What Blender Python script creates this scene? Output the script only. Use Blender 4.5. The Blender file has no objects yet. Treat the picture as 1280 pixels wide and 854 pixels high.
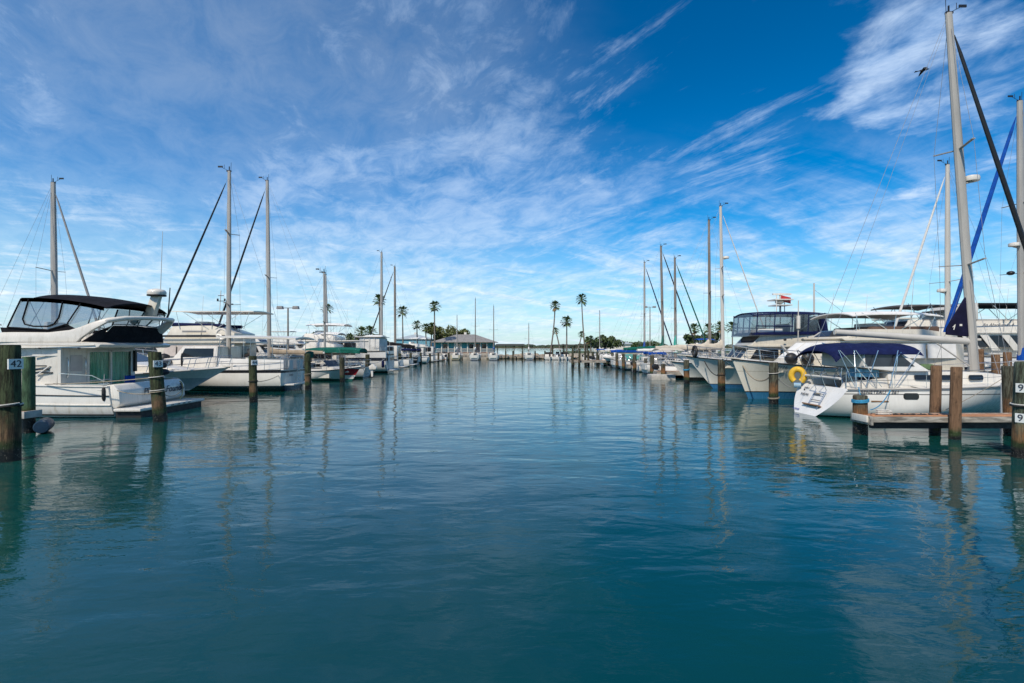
import bpy, bmesh, math, random
from mathutils import Vector, Matrix
S = bpy.context.scene
COL = S.collection
rnd = random.Random(11)
PI = math.pi
def rad(a): return math.radians(a)
# ---- the camera's own numbers: eye height and lens, used to size things from the photograph
EYE, FPX, HZ = 2.7, 640.0, 434.0
def at(px, py, d):
    return Vector(((px-640.0)/FPX*d, d, EYE-(py-HZ)/FPX*d))
def lerp(a, b, t): return a+(b-a)*t
def sstep(t):
    t = max(0.0, min(1.0, t)); return t*t*(3-2*t)

# ------------------------------------------------------------------ mesh collector
class MB:
    def __init__(s): s.v = []; s.f = []
    def add(s, vs, fs):
        k = len(s.v); s.v += [tuple(p) for p in vs]; s.f += [tuple(i+k for i in f) for f in fs]; return s
    def box(s, x0, x1, y0, y1, z0, z1):
        return s.add([(x, y, z) for x in (x0, x1) for y in (y0, y1) for z in (z0, z1)],
                     [(0,1,3,2),(4,6,7,5),(0,4,5,1),(2,3,7,6),(0,2,6,4),(1,5,7,3)])
    def beam(s, a, b, w, h, up=(0,0,1)):
        a = Vector(a); b = Vector(b); d = (b-a).normalized(); u = Vector(up)
        sd = d.cross(u)
        if sd.length < 1e-4: sd = Vector((1,0,0))
        sd.normalize(); u = sd.cross(d).normalized()
        vs = [p+sd*(i*w/2)+u*(j*h/2) for p in (a, b) for i in (-1,1) for j in (-1,1)]
        return s.add(vs, [(0,1,3,2),(4,6,7,5),(0,4,5,1),(2,3,7,6),(0,2,6,4),(1,5,7,3)])
    def tube(s, pts, r, n=8, cap=True, sq=1.0):
        pts = [Vector(p) for p in pts]; m = len(pts)
        rs = r if isinstance(r, (list, tuple)) else [r]*m
        if len(rs) != m: rs = [lerp(rs[0], rs[-1], i/(m-1)) for i in range(m)]
        ref = None; vs = []; fs = []
        for i, p in enumerate(pts):
            d = (pts[min(i+1, m-1)]-pts[max(i-1, 0)])
            d = d.normalized() if d.length > 1e-9 else Vector((0,0,1))
            if ref is None:
                ref = Vector((0,0,1)) if abs(d.z) < .9 else Vector((1,0,0))
            a = (ref-d*ref.dot(d)); a.normalize(); ref = a; b = d.cross(a)
            for k in range(n):
                t = 2*PI*k/n; vs.append(p+a*(math.cos(t)*rs[i]*sq)+b*(math.sin(t)*rs[i]))
        for i in range(m-1):
            for k in range(n):
                fs.append((i*n+k, i*n+(k+1)%n, (i+1)*n+(k+1)%n, (i+1)*n+k))
        if cap: fs += [tuple(range(n))[::-1], tuple((m-1)*n+k for k in range(n))]
        return s.add(vs, fs)
    def loft(s, rings, closed=True, cap=True):
        n = len(rings[0]); vs = [p for r in rings for p in r]; fs = []
        for i in range(len(rings)-1):
            for k in range(n if closed else n-1):
                fs.append((i*n+k, i*n+(k+1)%n, (i+1)*n+(k+1)%n, (i+1)*n+k))
        if cap and closed: fs += [tuple(range(n))[::-1], tuple((len(rings)-1)*n+k for k in range(n))]
        return s.add(vs, fs)
    def lathe(s, prof, n=16, c=(0,0,0)):
        return s.loft([[(c[0]+r*math.cos(2*PI*k/n), c[1]+r*math.sin(2*PI*k/n), c[2]+z) for k in range(n)] for r, z in prof])
    def ell(s, c, r, n=12, m=8):
        return s.lathe([(1e-3, -1)] and [(max(1e-3, math.sin(PI*i/m)), -math.cos(PI*i/m)) for i in range(m+1)], n).xf(
            lambda p: (c[0]+p[0]*r[0], c[1]+p[1]*r[1], c[2]+p[2]*r[2]), (m+1)*n)
    def xf(s, fn, last):
        k = len(s.v)-last; s.v[k:] = [tuple(fn(p)) for p in s.v[k:]]; return s
    def prism(s, poly, w):
        """side outline (x, z) given the half width w (number or w(x,z)) to both sides"""
        f = w if callable(w) else (lambda x, z: w); n = len(poly)
        return s.add([(x, f(x, z), z) for x, z in poly]+[(x, -f(x, z), z) for x, z in poly],
                     [tuple(range(n)), tuple(range(n, 2*n))[::-1]]+[(i, (i+1)%n, n+(i+1)%n, n+i) for i in range(n)])
    def slab(s, poly, y0, y1):
        n = len(poly)
        return s.add([(x, y0, z) for x, z in poly]+[(x, y1, z) for x, z in poly],
                     [tuple(range(n)), tuple(range(n, 2*n))[::-1]]+[(i, (i+1)%n, n+(i+1)%n, n+i) for i in range(n)])
    def panel(s, poly, w, off=.008, th=.03, sides=(1, -1)):
        f = w if callable(w) else (lambda x, z: w); n = len(poly)
        for sg in sides:
            s.add([(x, sg*(f(x, z)+off), z) for x, z in poly]+[(x, sg*(f(x, z)-th), z) for x, z in poly],
                  [tuple(range(n)), tuple(range(n, 2*n))[::-1]]+[(i, (i+1)%n, n+(i+1)%n, n+i) for i in range(n)])
        return s
    def face(s, a, b, y0, y1, off=.008, th=.03, ins=0.0):
        """thin slab lying on a sloping front or back face that runs from a=(x,z) to b=(x,z)"""
        ax, az = a; bx, bz = b; l = math.hypot(bx-ax, bz-az); nx, nz = (bz-az)/l, -(bx-ax)/l
        ax, az, bx, bz = ax+(bx-ax)*ins, az+(bz-az)*ins, bx-(bx-ax)*ins, bz-(bz-az)*ins
        vs = []
        for o in (off, -th):
            vs += [(ax+nx*o, y0, az+nz*o), (ax+nx*o, y1, az+nz*o), (bx+nx*o, y1, bz+nz*o), (bx+nx*o, y0, bz+nz*o)]
        return s.add(vs, [(0,1,2,3),(4,7,6,5),(0,4,5,1),(1,5,6,2),(2,6,7,3),(3,7,4,0)])
    def sheet(s, fn, nu, nv, th=.02):
        """a curved sheet fn(u,v)->(x,y,z), given a real thickness downwards"""
        top = [[fn(i/nu, j/nv) for j in range(nv+1)] for i in range(nu+1)]
        vs = [p for r in top for p in r]; N = len(vs); vs = vs+[(p[0], p[1], p[2]-th) for p in vs]
        ix = lambda i, j: i*(nv+1)+j; fs = []
        for i in range(nu):
            for j in range(nv):
                q = (ix(i,j), ix(i+1,j), ix(i+1,j+1), ix(i,j+1)); fs += [q, tuple(N+k for k in q[::-1])]
        for i in range(nu):
            for j in (0, nv): fs.append((ix(i,j), ix(i+1,j), N+ix(i+1,j), N+ix(i,j)))
        for j in range(nv):
            for i in (0, nu): fs.append((ix(i,j), ix(i,j+1), N+ix(i,j+1), N+ix(i,j)))
        return s.add(vs, fs)
    def build(s, name, mat, parent=None, bevel=0, seg=2, sharp=38, norm=True):
        if parent is not None:                       # a pair (port and starboard) becomes two parts
            par = list(range(len(s.v)))
            def find(i):
                while par[i] != i: par[i] = par[par[i]]; i = par[i]
                return i
            for f in s.f:
                a = find(f[0])
                for k in f[1:]: par[find(k)] = a
            lo, hi = {}, {}
            for i, p_ in enumerate(s.v):
                r_ = find(i); lo[r_] = min(lo.get(r_, 1e9), p_[1]); hi[r_] = max(hi.get(r_, -1e9), p_[1])
            port = [r_ for r_ in lo if lo[r_] > .02]; star = [r_ for r_ in lo if hi[r_] < -.02]
            if port and star and len(port)+len(star) == len(lo):
                out_ = None
                for grp in (set(port), set(star)):
                    mb = MB(); ix = {}
                    for i, p_ in enumerate(s.v):
                        if find(i) in grp: ix[i] = len(mb.v); mb.v.append(p_)
                    mb.f = [tuple(ix[k] for k in f) for f in s.f if f[0] in ix]
                    out_ = mb.build1(name, mat, parent, bevel, seg, sharp, norm)
                return out_
        return s.build1(name, mat, parent, bevel, seg, sharp, norm)
    def build1(s, name, mat, parent=None, bevel=0, seg=2, sharp=38, norm=True):
        me = bpy.data.meshes.new(name); me.from_pydata(s.v, [], s.f); me.validate()
        bm = bmesh.new(); bm.from_mesh(me)
        bmesh.ops.remove_doubles(bm, verts=bm.verts, dist=1e-5)
        if norm: bmesh.ops.recalc_face_normals(bm, faces=bm.faces)
        if bevel:
            es = [e for e in bm.edges if len(e.link_faces) == 2 and e.calc_face_angle(0) > rad(28)]
            if es: bmesh.ops.bevel(bm, geom=es, offset=bevel, segments=seg, affect='EDGES', profile=.6, clamp_overlap=True)
        sa = rad(sharp)
        for f in bm.faces: f.smooth = True
        for e in bm.edges:
            if len(e.link_faces) == 2 and e.calc_face_angle(0) > sa: e.smooth = False
        bm.to_mesh(me); bm.free()
        if mat: me.materials.append(mat)
        o = bpy.data.objects.new(name, me); COL.objects.link(o)
        if parent is not None: o.parent = parent
        return o

def tag(o, label=None, cat=None, group=None, kind=None):
    if label: o['label'] = label
    if cat: o['category'] = cat
    if group: o['group'] = group
    if kind: o['kind'] = kind
    return o
def empty(name, loc, rz=0.0, label=None, cat=None, group=None):
    o = bpy.data.objects.new(name, None); COL.objects.link(o); o.empty_display_size = .3
    o.location = loc; o.rotation_euler = (0, 0, rz); return tag(o, label, cat, group)
def copy_tree(o, parent=None):
    c = o.copy(); COL.objects.link(c)
    if parent is not None: c.parent = parent
    for ch in list(o.children): copy_tree(ch, c)
    return c
def text(name, body, size, mat, parent, origin, right, up, shear=0.0, depth=.006, align='CENTER'):
    """lettering as a mesh; right/up are its axes in the parent's frame"""
    cu = bpy.data.curves.new(name, 'FONT'); cu.body = body; cu.size = size; cu.align_x = align; cu.align_y = 'CENTER'
    cu.extrude = depth; cu.shear = shear; cu.resolution_u = 3
    t = bpy.data.objects.new(name+'_curve', cu); COL.objects.link(t)
    bpy.context.view_layer.update()
    me = bpy.data.meshes.new_from_object(t.evaluated_get(bpy.context.evaluated_depsgraph_get()))
    bpy.data.objects.remove(t); bpy.data.curves.remove(cu)
    x = Vector(right).normalized(); y = Vector(up).normalized(); z = x.cross(y)
    m = Matrix((x, y, z)).transposed().to_4x4(); m.translation = Vector(origin); me.transform(m)
    me.materials.clear(); me.materials.append(mat); me.name = name
    o = bpy.data.objects.new(name, me); COL.objects.link(o); o.parent = parent; return o

# ------------------------------------------------------------------ materials
class NT:
    def __init__(s, mat):
        mat.use_nodes = True; s.t = mat.node_tree; s.t.nodes.clear()
    def n(s, kind, **kw):
        nd = s.t.nodes.new(kind)
        for k, v in kw.items():
            if k.startswith('_'):
                setattr(nd, k[1:], v)
            else:
                key = int(k[1:]) if k[0] == 'i' and k[1:].isdigit() else k.replace('0', ' ')
                inp = nd.inputs[key]
                if hasattr(v, 'is_linked') or isinstance(v, bpy.types.NodeSocket): s.t.links.new(v, inp)
                else: inp.default_value = v
        return nd
    def ln(s, a, b): s.t.links.new(a, b)
    def math(s, op, a, b=0.0, clamp=False):
        nd = s.t.nodes.new('ShaderNodeMath'); nd.operation = op; nd.use_clamp = clamp
        for i, v in enumerate((a, b)):
            if isinstance(v, bpy.types.NodeSocket): s.t.links.new(v, nd.inputs[i])
            else: nd.inputs[i].default_value = v
        return nd.outputs[0]
    def ramp(s, f, lo, hi, a=0.0, b=1.0):
        nd = s.t.nodes.new('ShaderNodeMapRange'); nd.interpolation_type = 'SMOOTHSTEP'
        s.t.links.new(f, nd.inputs[0])
        for i, v in zip((1,2,3,4), (lo, hi, a, b)): nd.inputs[i].default_value = v
        return nd.outputs[0]
    def mix(s, f, a, b):
        nd = s.t.nodes.new('ShaderNodeMix'); nd.data_type = 'RGBA'
        for i, v in ((0, f), (6, a), (7, b)):
            if isinstance(v, bpy.types.NodeSocket): s.t.links.new(v, nd.inputs[i])
            else: nd.inputs[i].default_value = v if i == 0 else (tuple(v)+(1.0,))[:4]
        return nd.outputs[2]
    def noise(s, vec, scale, detail=4, rough=.55, dist=0.0):
        nd = s.t.nodes.new('ShaderNodeTexNoise'); nd.inputs['Scale'].default_value = scale
        nd.inputs['Detail'].default_value = detail; nd.inputs['Roughness'].default_value = rough
        nd.inputs['Distortion'].default_value = dist
        if vec is not None: s.t.links.new(vec, nd.inputs['Vector'])
        return nd.outputs['Fac']
    def objco(s): return s.t.nodes.new('ShaderNodeTexCoord').outputs['Object']
    def mapping(s, vec, scale=(1,1,1), rot=(0,0,0), loc=(0,0,0)):
        nd = s.t.nodes.new('ShaderNodeMapping'); s.t.links.new(vec, nd.inputs[0])
        nd.inputs['Scale'].default_value = scale; nd.inputs['Rotation'].default_value = rot; nd.inputs['Location'].default_value = loc
        return nd.outputs[0]
    def bsdf(s, col, rough=.5, metal=0.0, normal=None, coat=0.0, spec=.5):
        b = s.t.nodes.new('ShaderNodeBsdfPrincipled')
        for k, v in (('Base Color', col), ('Roughness', rough), ('Metallic', metal), ('Coat Weight', coat), ('Specular IOR Level', spec)):
            if isinstance(v, bpy.types.NodeSocket): s.t.links.new(v, b.inputs[k])
            else: b.inputs[k].default_value = (tuple(v)+(1.0,)) if k == 'Base Color' else v
        if normal is not None: s.t.links.new(normal, b.inputs['Normal'])
        return b
    def out(s, sh):
        o = s.t.nodes.new('ShaderNodeOutputMaterial'); s.t.links.new(sh.outputs[0] if hasattr(sh, 'outputs') else sh, o.inputs[0])
    def bump(s, h, strength=.3, dist=.02):
        b = s.t.nodes.new('ShaderNodeBump'); b.inputs['Strength'].default_value = strength; b.inputs['Distance'].default_value = dist
        s.t.links.new(h, b.inputs['Height']); return b.outputs[0]
MATS = {}
def newmat(name):
    m = bpy.data.materials.new(name); MATS[name] = m; return m, NT(m)
def paint(name, col, rough=.4, var=.1, scale=2.0, metal=0.0, bump=0.0, bscale=30, coat=0.0, stretch=(1,1,1)):
    spec = .12 if 'canvas' in name or 'bag' in name else .45
    if name in MATS: return MATS[name]
    m, t = newmat(name); co = t.mapping(t.objco(), stretch)
    f = t.ramp(t.noise(co, scale, 6, .62), .3, .7)
    c = t.mix(f, [x*(1-var) for x in col], [min(1, x*(1+var)) for x in col])
    r = t.ramp(t.noise(co, scale*2.7, 4), .3, .7, rough*.8, min(1, rough*1.25))
    nm = t.bump(t.noise(co, bscale, 4), bump, .01) if bump else None
    t.out(t.bsdf(c, r, metal, nm, coat, spec)); return m
def gel(name, col, boot=None, bottom=None, z1=.05, z2=.13, line=None, lz=(0, 0), stain=.25, linex=-99):
    """painted hull: bottom paint, boot stripe, an optional line and scum stains, all by height above the water"""
    if name in MATS: return MATS[name]
    m, t = newmat(name); oc = t.objco()
    sep = t.n('ShaderNodeSeparateXYZ', i0=oc).outputs
    z = sep[2]
    st = t.noise(t.mapping(oc, (3, 3, .35)), 2.2, 6, .65)
    big = t.noise(oc, .9, 4)
    c = t.mix(t.ramp(big, .35, .7), [x*.93 for x in col], [min(1, x*1.04) for x in col])
    low = t.ramp(z, .9, .1)
    c = t.mix(t.math('MULTIPLY', t.math('MULTIPLY', t.ramp(st, .42, .75), low), stain*1.6), c, (.30, .25, .15))
    c = t.mix(t.math('MULTIPLY', t.ramp(st, .55, .8), stain*.7), c, (.36, .33, .27))
    if line: c = t.mix(t.math('MULTIPLY', t.math('GREATER_THAN', z, lz[0]), t.math('MULTIPLY', t.math('LESS_THAN', z, lz[1]), t.math('GREATER_THAN', sep[0], linex))), c, line)
    if boot: c = t.mix(t.math('LESS_THAN', z, z2), c, boot)
    if bottom: c = t.mix(t.math('LESS_THAN', z, z1), c, bottom)
    r = t.ramp(st, .3, .8, .18, .42)
    t.out(t.bsdf(c, r, 0, None, .25)); return m
def clear(name, tint=(.86, .88, .9), gloss=.14, rough=.06):
    m, t = newmat(name)
    tr = t.n('ShaderNodeBsdfTransparent', i0=tuple(tint)+(1,)); gl = t.n('ShaderNodeBsdfGlossy', i0=(.9,.92,.95,1), i1=rough)
    wob = t.bump(t.noise(t.objco(), 3.0, 3), .25, .05); t.ln(wob, gl.inputs['Normal'])
    mx = t.n('ShaderNodeMixShader', i0=gloss); t.ln(tr.outputs[0], mx.inputs[1]); t.ln(gl.outputs[0], mx.inputs[2]); t.out(mx); return m
def weather(name, col, rough=.32):
    m, t = newmat(name); oc = t.objco()
    big = t.noise(oc, .8, 5); st = t.noise(t.mapping(oc, (4, 4, .30)), 2.4, 8, .72); sp_ = t.noise(oc, 14, 6, .7)
    c = t.mix(t.ramp(big, .35, .68), [x*.90 for x in col], [min(1, x*1.05) for x in col])
    c = t.mix(t.math('MULTIPLY', t.ramp(st, .48, .72), .48), c, (.33,.30,.24))
    c = t.mix(t.math('MULTIPLY', t.ramp(sp_, .60, .70), .35), c, (.25,.22,.17))
    r = t.ramp(st, .3, .75, rough*.6, rough*1.7)
    t.out(t.bsdf(c, r, 0, t.bump(t.noise(oc, 3, 3), .06, .02), .25)); return m
WHITE = weather('white_gelcoat', (.70,.665,.60))
CREAM = weather('cream_gelcoat', (.63,.585,.49))
GREYW = paint('weathered_white', (.58,.57,.54), .5, .10, 2.5)
DECK = paint('nonskid_deck', (.60,.585,.54), .6, .08, 3.0, bump=.1)
GLASS = paint('dark_window', (.012,.014,.017), .06, .2, 1.0)
SMOKE = paint('smoked_glass', (.03,.035,.045), .08, .3, 1.5)
STEEL = paint('stainless_steel', (.72,.72,.72), .22, .1, 4, metal=1.0)
ALU = paint('mast_aluminium', (.33,.315,.29), .42, .15, 1.5, metal=.15, stretch=(1,1,.2))
ALUW = paint('mast_white_paint', (.48,.46,.42), .4, .07, 1.5, stretch=(1,1,.2))
ALUG = paint('mast_pale_grey', (.36,.345,.315), .45, .14, 1.5, stretch=(1,1,.2))
ALUD = paint('mast_weathered_brown', (.18,.155,.13), .5, .2, 1.5, stretch=(1,1,.2))
WIRE = paint('rigging_wire', (.30,.31,.32), .4, .1, 3, metal=.5)
BLACKC = paint('black_canvas', (.012,.012,.015), .85, .3, 4, bump=.35, bscale=12)
NAVYC = paint('navy_canvas', (.007,.012,.055), .8, .25, 3, bump=.35, bscale=9)
BLUEC = paint('royal_blue_canvas', (.006,.06,.30), .75, .2, 3, bump=.35, bscale=9)
GREENC = paint('green_canvas', (.01,.10,.075), .8, .25, 3, bump=.35, bscale=9)
TEALC = paint('teal_canvas', (.03,.30,.24), .75, .2, 3, bump=.35, bscale=9)
BEIGEC = paint('beige_canvas', (.50,.45,.37), .85, .12, 2.5, bump=.4, bscale=8)
WHITEC = paint('white_canvas', (.70,.69,.66), .8, .06, 2.5, bump=.3, bscale=8)
TANC = paint('tan_canvas', (.34,.28,.21), .85, .15, 2.5, bump=.3, bscale=8)
RUBBER = paint('black_rubber', (.015,.015,.016), .55, .3, 4)
DARKSTR = paint('black_trim', (.012,.012,.014), .4, .2, 4)
REDP = paint('red_paint', (.42,.03,.03), .4, .15, 4)
ORANGE = paint('orange_plastic', (.55,.13,.02), .5, .1, 4)
YELLOW = paint('yellow_foam', (.66,.40,.03), .6, .12, 8, bump=.2)
INK = paint('dark_lettering', (.03,.035,.05), .6, .1, 3)
BLUEINK = paint('blue_lettering', (.05,.07,.30), .6, .1, 3)
GREYINK = paint('grey_lettering', (.22,.22,.22), .6, .1, 3)
TEAK = paint('weathered_teak', (.22,.12,.06), .6, .25, 6, stretch=(.6,4,4))
VINYL = clear('clear_vinyl', (.80,.82,.86), .12, .10)
VINYLH = clear('hazy_vinyl', (.66,.67,.69), .20, .25)
ROPE = paint('weathered_rope', (.27,.235,.18), .9, .25, 20, bump=.5, bscale=60)
ROPEW = paint('white_rope', (.50,.48,.44), .9, .15, 20, bump=.5, bscale=60)
ROPEB = paint('blue_rope', (.04,.27,.46), .8, .2, 20)
ROPEK = paint('black_rope', (.02,.02,.022), .9, .2, 20)
def wood(name, a, b, algae=(.035,.06,.02), top=None, wet=.30, ztop=9.0, tall=1.0):
    """driven timber: vertical grain and checks, wet black foot, slime band, greened top, barnacle crust"""
    m, t = newmat(name); oc = t.objco(); wc = t.n('ShaderNodeNewGeometry').outputs['Position']; z = t.n('ShaderNodeSeparateXYZ', i0=oc).outputs[2]
    pc = t.n('ShaderNodeVectorMath', _operation='ADD', i0=oc, i1=t.n('ShaderNodeVectorMath', _operation='MULTIPLY', i0=t.n('ShaderNodeObjectInfo').outputs['Location'], i1=(3.7,1.9,0)).outputs[0]).outputs[0]
    g = t.noise(t.mapping(pc, (11, 11, .55)), 2.6, 9, .74, .3); w = t.noise(pc, 2.1, 7, .68); fine = t.noise(t.mapping(pc, (34,34,1.1)), 2, 6, .7); blot = t.noise(t.mapping(pc, (3,3,1.4)), 1.6, 7, .7)
    c = t.mix(t.ramp(g, .34, .66), a, b)
    c = t.mix(t.math('MULTIPLY', t.ramp(blot, .48, .66), .75), c, [x*.38 for x in a])
    c = t.mix(t.math('MULTIPLY', t.ramp(fine, .52, .64), .8), c, [x*.22 for x in a])
    if top:
        f = t.ramp(t.math('ADD', z, t.math('MULTIPLY', w, 1.3)), tall+.2, tall+.85)
        c = t.mix(t.math('MULTIPLY', f, .94), c, t.mix(t.ramp(t.noise(t.mapping(pc, (6,6,.9)), 2.4, 8, .74), .42, .60), [x*.22 for x in top], top))
    zz = t.math('ADD', z, t.math('MULTIPLY', w, .42))
    c = t.mix(t.ramp(zz, wet+.50, wet+.32), c, t.mix(t.ramp(blot, .4, .6), algae, [x*.5 for x in algae]))
    c = t.mix(t.ramp(zz, wet+.30, wet+.18), c, (.009, .009, .008))
    c = t.mix(t.math('MULTIPLY', t.ramp(zz, wet+.46, wet+.3), t.ramp(t.noise(pc, 24, 5, .7), .60, .68)), c, (.24,.23,.19))
    r = t.ramp(zz, wet+.1, wet+.4, .25, .88)
    t.out(t.bsdf(c, r, 0, t.bump(t.math('ADD', t.math('ADD', g, fine), t.math('MULTIPLY', blot, .8)), .9, .035), 0, .3)); return m
P_OLD = wood('piling_green_old', (.085,.055,.035), (.23,.14,.075), top=(.06,.085,.04), tall=.95)
P_RUST = wood('piling_rust_brown', (.14,.07,.033), (.31,.155,.065), top=(.105,.115,.085), tall=1.0)
P_NEW = wood('piling_new_timber', (.16,.092,.052), (.28,.165,.095), wet=.1)
P_DARK = wood('piling_dark_far', (.055,.045,.035), (.13,.10,.07), top=(.085,.09,.055), tall=1.0)
P_GREEN = wood('post_green_treated', (.05,.10,.055), (.09,.17,.09), wet=.62)
P_BIG = wood('piling_green_over_brown', (.20,.10,.045), (.36,.19,.08), top=(.13,.17,.12), tall=.85, wet=.25)
PLANK = paint('deck_plank', (.40,.20,.11), .75, .25, 3, bump=.5, bscale=20, stretch=(1,6,6))
FASCIA = paint('dock_fascia_weathered', (.27,.25,.215), .85, .6, 3.2, bump=.5, bscale=20, stretch=(.5,3,3))
CONC = paint('concrete_dock', (.42,.40,.36), .85, .2, 3, bump=.3)
# ------------------------------------------------------------------ setting: sky, sun, camera, water, land
SUN_EL, SUN_AZ = rad(48), rad(180+27)          # azimuth clockwise from +Y (the way the camera looks): behind, over the left shoulder
W = bpy.data.worlds.new('World'); S.world = W; W.use_nodes = True
w = NT(W)
sky = w.n('ShaderNodeTexSky'); sky.sky_type = 'NISHITA'; sky.sun_disc = False
sky.sun_elevation = SUN_EL; sky.sun_rotation = SUN_AZ; sky.air_density = 1.0; sky.dust_density = .4; sky.ozone_density = 3.0; sky.altitude = 0
gen = w.n('ShaderNodeTexCoord').outputs['Generated']
def vmath(op, a, b=None, **k):
    nd = w.t.nodes.new('ShaderNodeVectorMath'); nd.operation = op; w.ln(a, nd.inputs[0])
    if b is not None:
        if isinstance(b, bpy.types.NodeSocket): w.ln(b, nd.inputs[1])
        else: nd.inputs[1].default_value = b
    return nd
nrm = vmath('NORMALIZE', gen).outputs[0]
sp = w.n('ShaderNodeSeparateXYZ', i0=nrm).outputs
zc = w.math('MAXIMUM', sp[2], 0.0); den = w.math('ADD', zc, .13)
pl = w.n('ShaderNodeCombineXYZ', i0=w.math('DIVIDE', sp[0], den), i1=w.math('DIVIDE', sp[1], den), i2=0.0).outputs[0]
def lobe(px, py, r0, r1):
    """1 around the direction of a photo point, falling to 0 between r1 and r0 degrees off it"""
    d = Vector(((px-640)/FPX, 1, (HZ-py)/FPX)).normalized()
    return w.ramp(vmath('DOT_PRODUCT', nrm, tuple(d)).outputs['Value'], math.cos(rad(r0)), math.cos(rad(r1)))
def add(*a):
    r = a[0]
    for b in a[1:]: r = w.math('ADD', r, b)
    return r
def mul(a, b): return w.math('MULTIPLY', a, b)
# wide torn veil, long wisps, low streaks and a few puffs
def aniso(px_van, across, along, loc):
    """cloud-plane coordinates drawn out along the compass direction of a vanishing point on the horizon"""
    r_ = w.mapping(pl, (1,1,1), (0,0,math.atan2(px_van-640, FPX)))
    return w.mapping(r_, (across, along, 1), (0,0,0), loc)
n_veil = w.noise(aniso(330, 1.15, .62, (3.1, .4, 0)), 1.5, 10, .64, .45)
n_wisp = w.noise(aniso(250, 2.5, .42, (1.7, 5.2, 0)), 1.5, 11, .70, .8)
n_low = w.noise(aniso(1900, 2.2, .55, (4.7, 1.2, 0)), 1.1, 10, .66, .6)
n_curd = w.noise(aniso(300, 1.3, .8, (0, 2, 0)), 5.5, 9, .68, .5)
n_puff = w.noise(w.mapping(pl, (1, 1, 1), (0,0,0), (7, 1, 0)), 2.4, 10, .58, .25)
warp = w.n('ShaderNodeTexNoise'); w.ln(w.mapping(pl, (.9, 1.3, 1), (0,0,rad(-20))), warp.inputs['Vector']); warp.inputs['Scale'].default_value = 1.6; warp.inputs['Detail'].default_value = 6
wv = vmath('SCALE', vmath('SUBTRACT', warp.outputs['Color'], (.5,.5,.5)).outputs[0]); wv.inputs['Scale'].default_value = .55
nrm = vmath('NORMALIZE', vmath('ADD', nrm, wv.outputs[0]).outputs[0]).outputs[0]
left = add(mul(lobe(150, 260, 55, 2), .20), mul(lobe(560, 170, 28, 2), .10), mul(lobe(790, 190, 17, 2), .10))
blue = add(mul(lobe(920, 90, 34, 4), .22), mul(lobe(470, 20, 22, 2), .15), mul(lobe(60, -10, 28, 2), .18), mul(lobe(1180, 210, 22, 3), .04), mul(lobe(1000, 220, 20, 3), .03), mul(lobe(760, 90, 14, 2), .07))
veil = w.ramp(w.math('SUBTRACT', add(mul(n_veil, 1.0), mul(n_curd, .42), left), blue), .56, 1.04)
wisp = w.ramp(w.math('SUBTRACT', add(n_wisp, mul(n_curd, .25), mul(lobe(800, 190, 20, 3), .12), mul(lobe(700, 300, 16, 3), .08), mul(lobe(980, 230, 16, 2), .07)), mul(blue, .38)), .66, .96)
puff = w.ramp(add(mul(n_puff, .8), mul(n_curd, .28), mul(lobe(1195, 30, 17, 2), .42), mul(lobe(640, 50, 9, 1), .16), mul(lobe(760, 18, 4, .4), .26)), .80, 1.06)
low = mul(w.ramp(sp[2], .40, .06), w.ramp(add(n_low, mul(n_curd, .3), mul(n_veil, .25)), .66, .98))
cl = w.math('MAXIMUM', w.math('MAXIMUM', w.math('MAXIMUM', mul(lobe(260, 250, 46, 6), .28), mul(veil, .56)), mul(wisp, .62)), w.math('MAXIMUM', mul(puff, .82), mul(low, .92)))
hz = w.ramp(sp[2], .30, 0.0)                       # paler air at the horizon
shade = w.ramp(w.math('ADD', n_curd, mul(n_puff, .5)), .45, 1.0)
ccol = w.mix(shade, w.mix(w.ramp(sp[2], .30, .10), (2.4, 4.2, 7.3), (4.2, 5.8, 7.8)), w.mix(w.ramp(sp[2], .30, .10), (5.6, 7.0, 9.0), (8.2, 8.9, 9.4)))
hs = w.n('ShaderNodeHueSaturation', i0=.502, i1=1.62, i2=w.ramp(sp[2], .08, .52, 1.24, .92), i3=1.0); w.ln(sky.outputs[0], hs.inputs['Color'])
c1 = w.mix(mul(hz, .55), hs.outputs[0], (2.7, 5.9, 8.0))
c2 = w.mix(cl, c1, ccol)
bg = w.n('ShaderNodeBackground', i1=.085); w.ln(c2, bg.inputs[0])
ow = w.n('ShaderNodeOutputWorld'); w.ln(bg.outputs[0], ow.inputs[0])

sl = bpy.data.lights.new('sun', 'SUN'); sl.energy = 3.2; sl.angle = rad(2.5); sl.color = (1, .90, .76)
so = bpy.data.objects.new('sun', sl); COL.objects.link(so)
to_sun = Vector((math.sin(SUN_AZ)*math.cos(SUN_EL), math.cos(SUN_AZ)*math.cos(SUN_EL), math.sin(SUN_EL)))
so.rotation_euler = to_sun.to_track_quat('Z', 'Y').to_euler(); so.location = (-20, -20, 40)

cam = bpy.data.cameras.new('camera'); cam.lens = 18.0; cam.sensor_width = 36; cam.clip_end = 9000; cam.shift_y = 7/1280
co_ = bpy.data.objects.new('camera', cam); COL.objects.link(co_); co_.location = (0, 0, EYE); co_.rotation_euler = (rad(90), 0, 0); S.camera = co_
S.render.resolution_x, S.render.resolution_y = 1024, 683
v = S.view_settings; v.view_transform = 'Standard'; v.look = 'None'; v.gamma = 1; v.exposure = 0.50; v.use_curve_mapping = False
S.cycles.max_bounces = 6; S.cycles.transparent_max_bounces = 16; S.cycles.caustics_reflective = False; S.cycles.caustics_refractive = False
S.cycles.use_denoising = True

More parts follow.
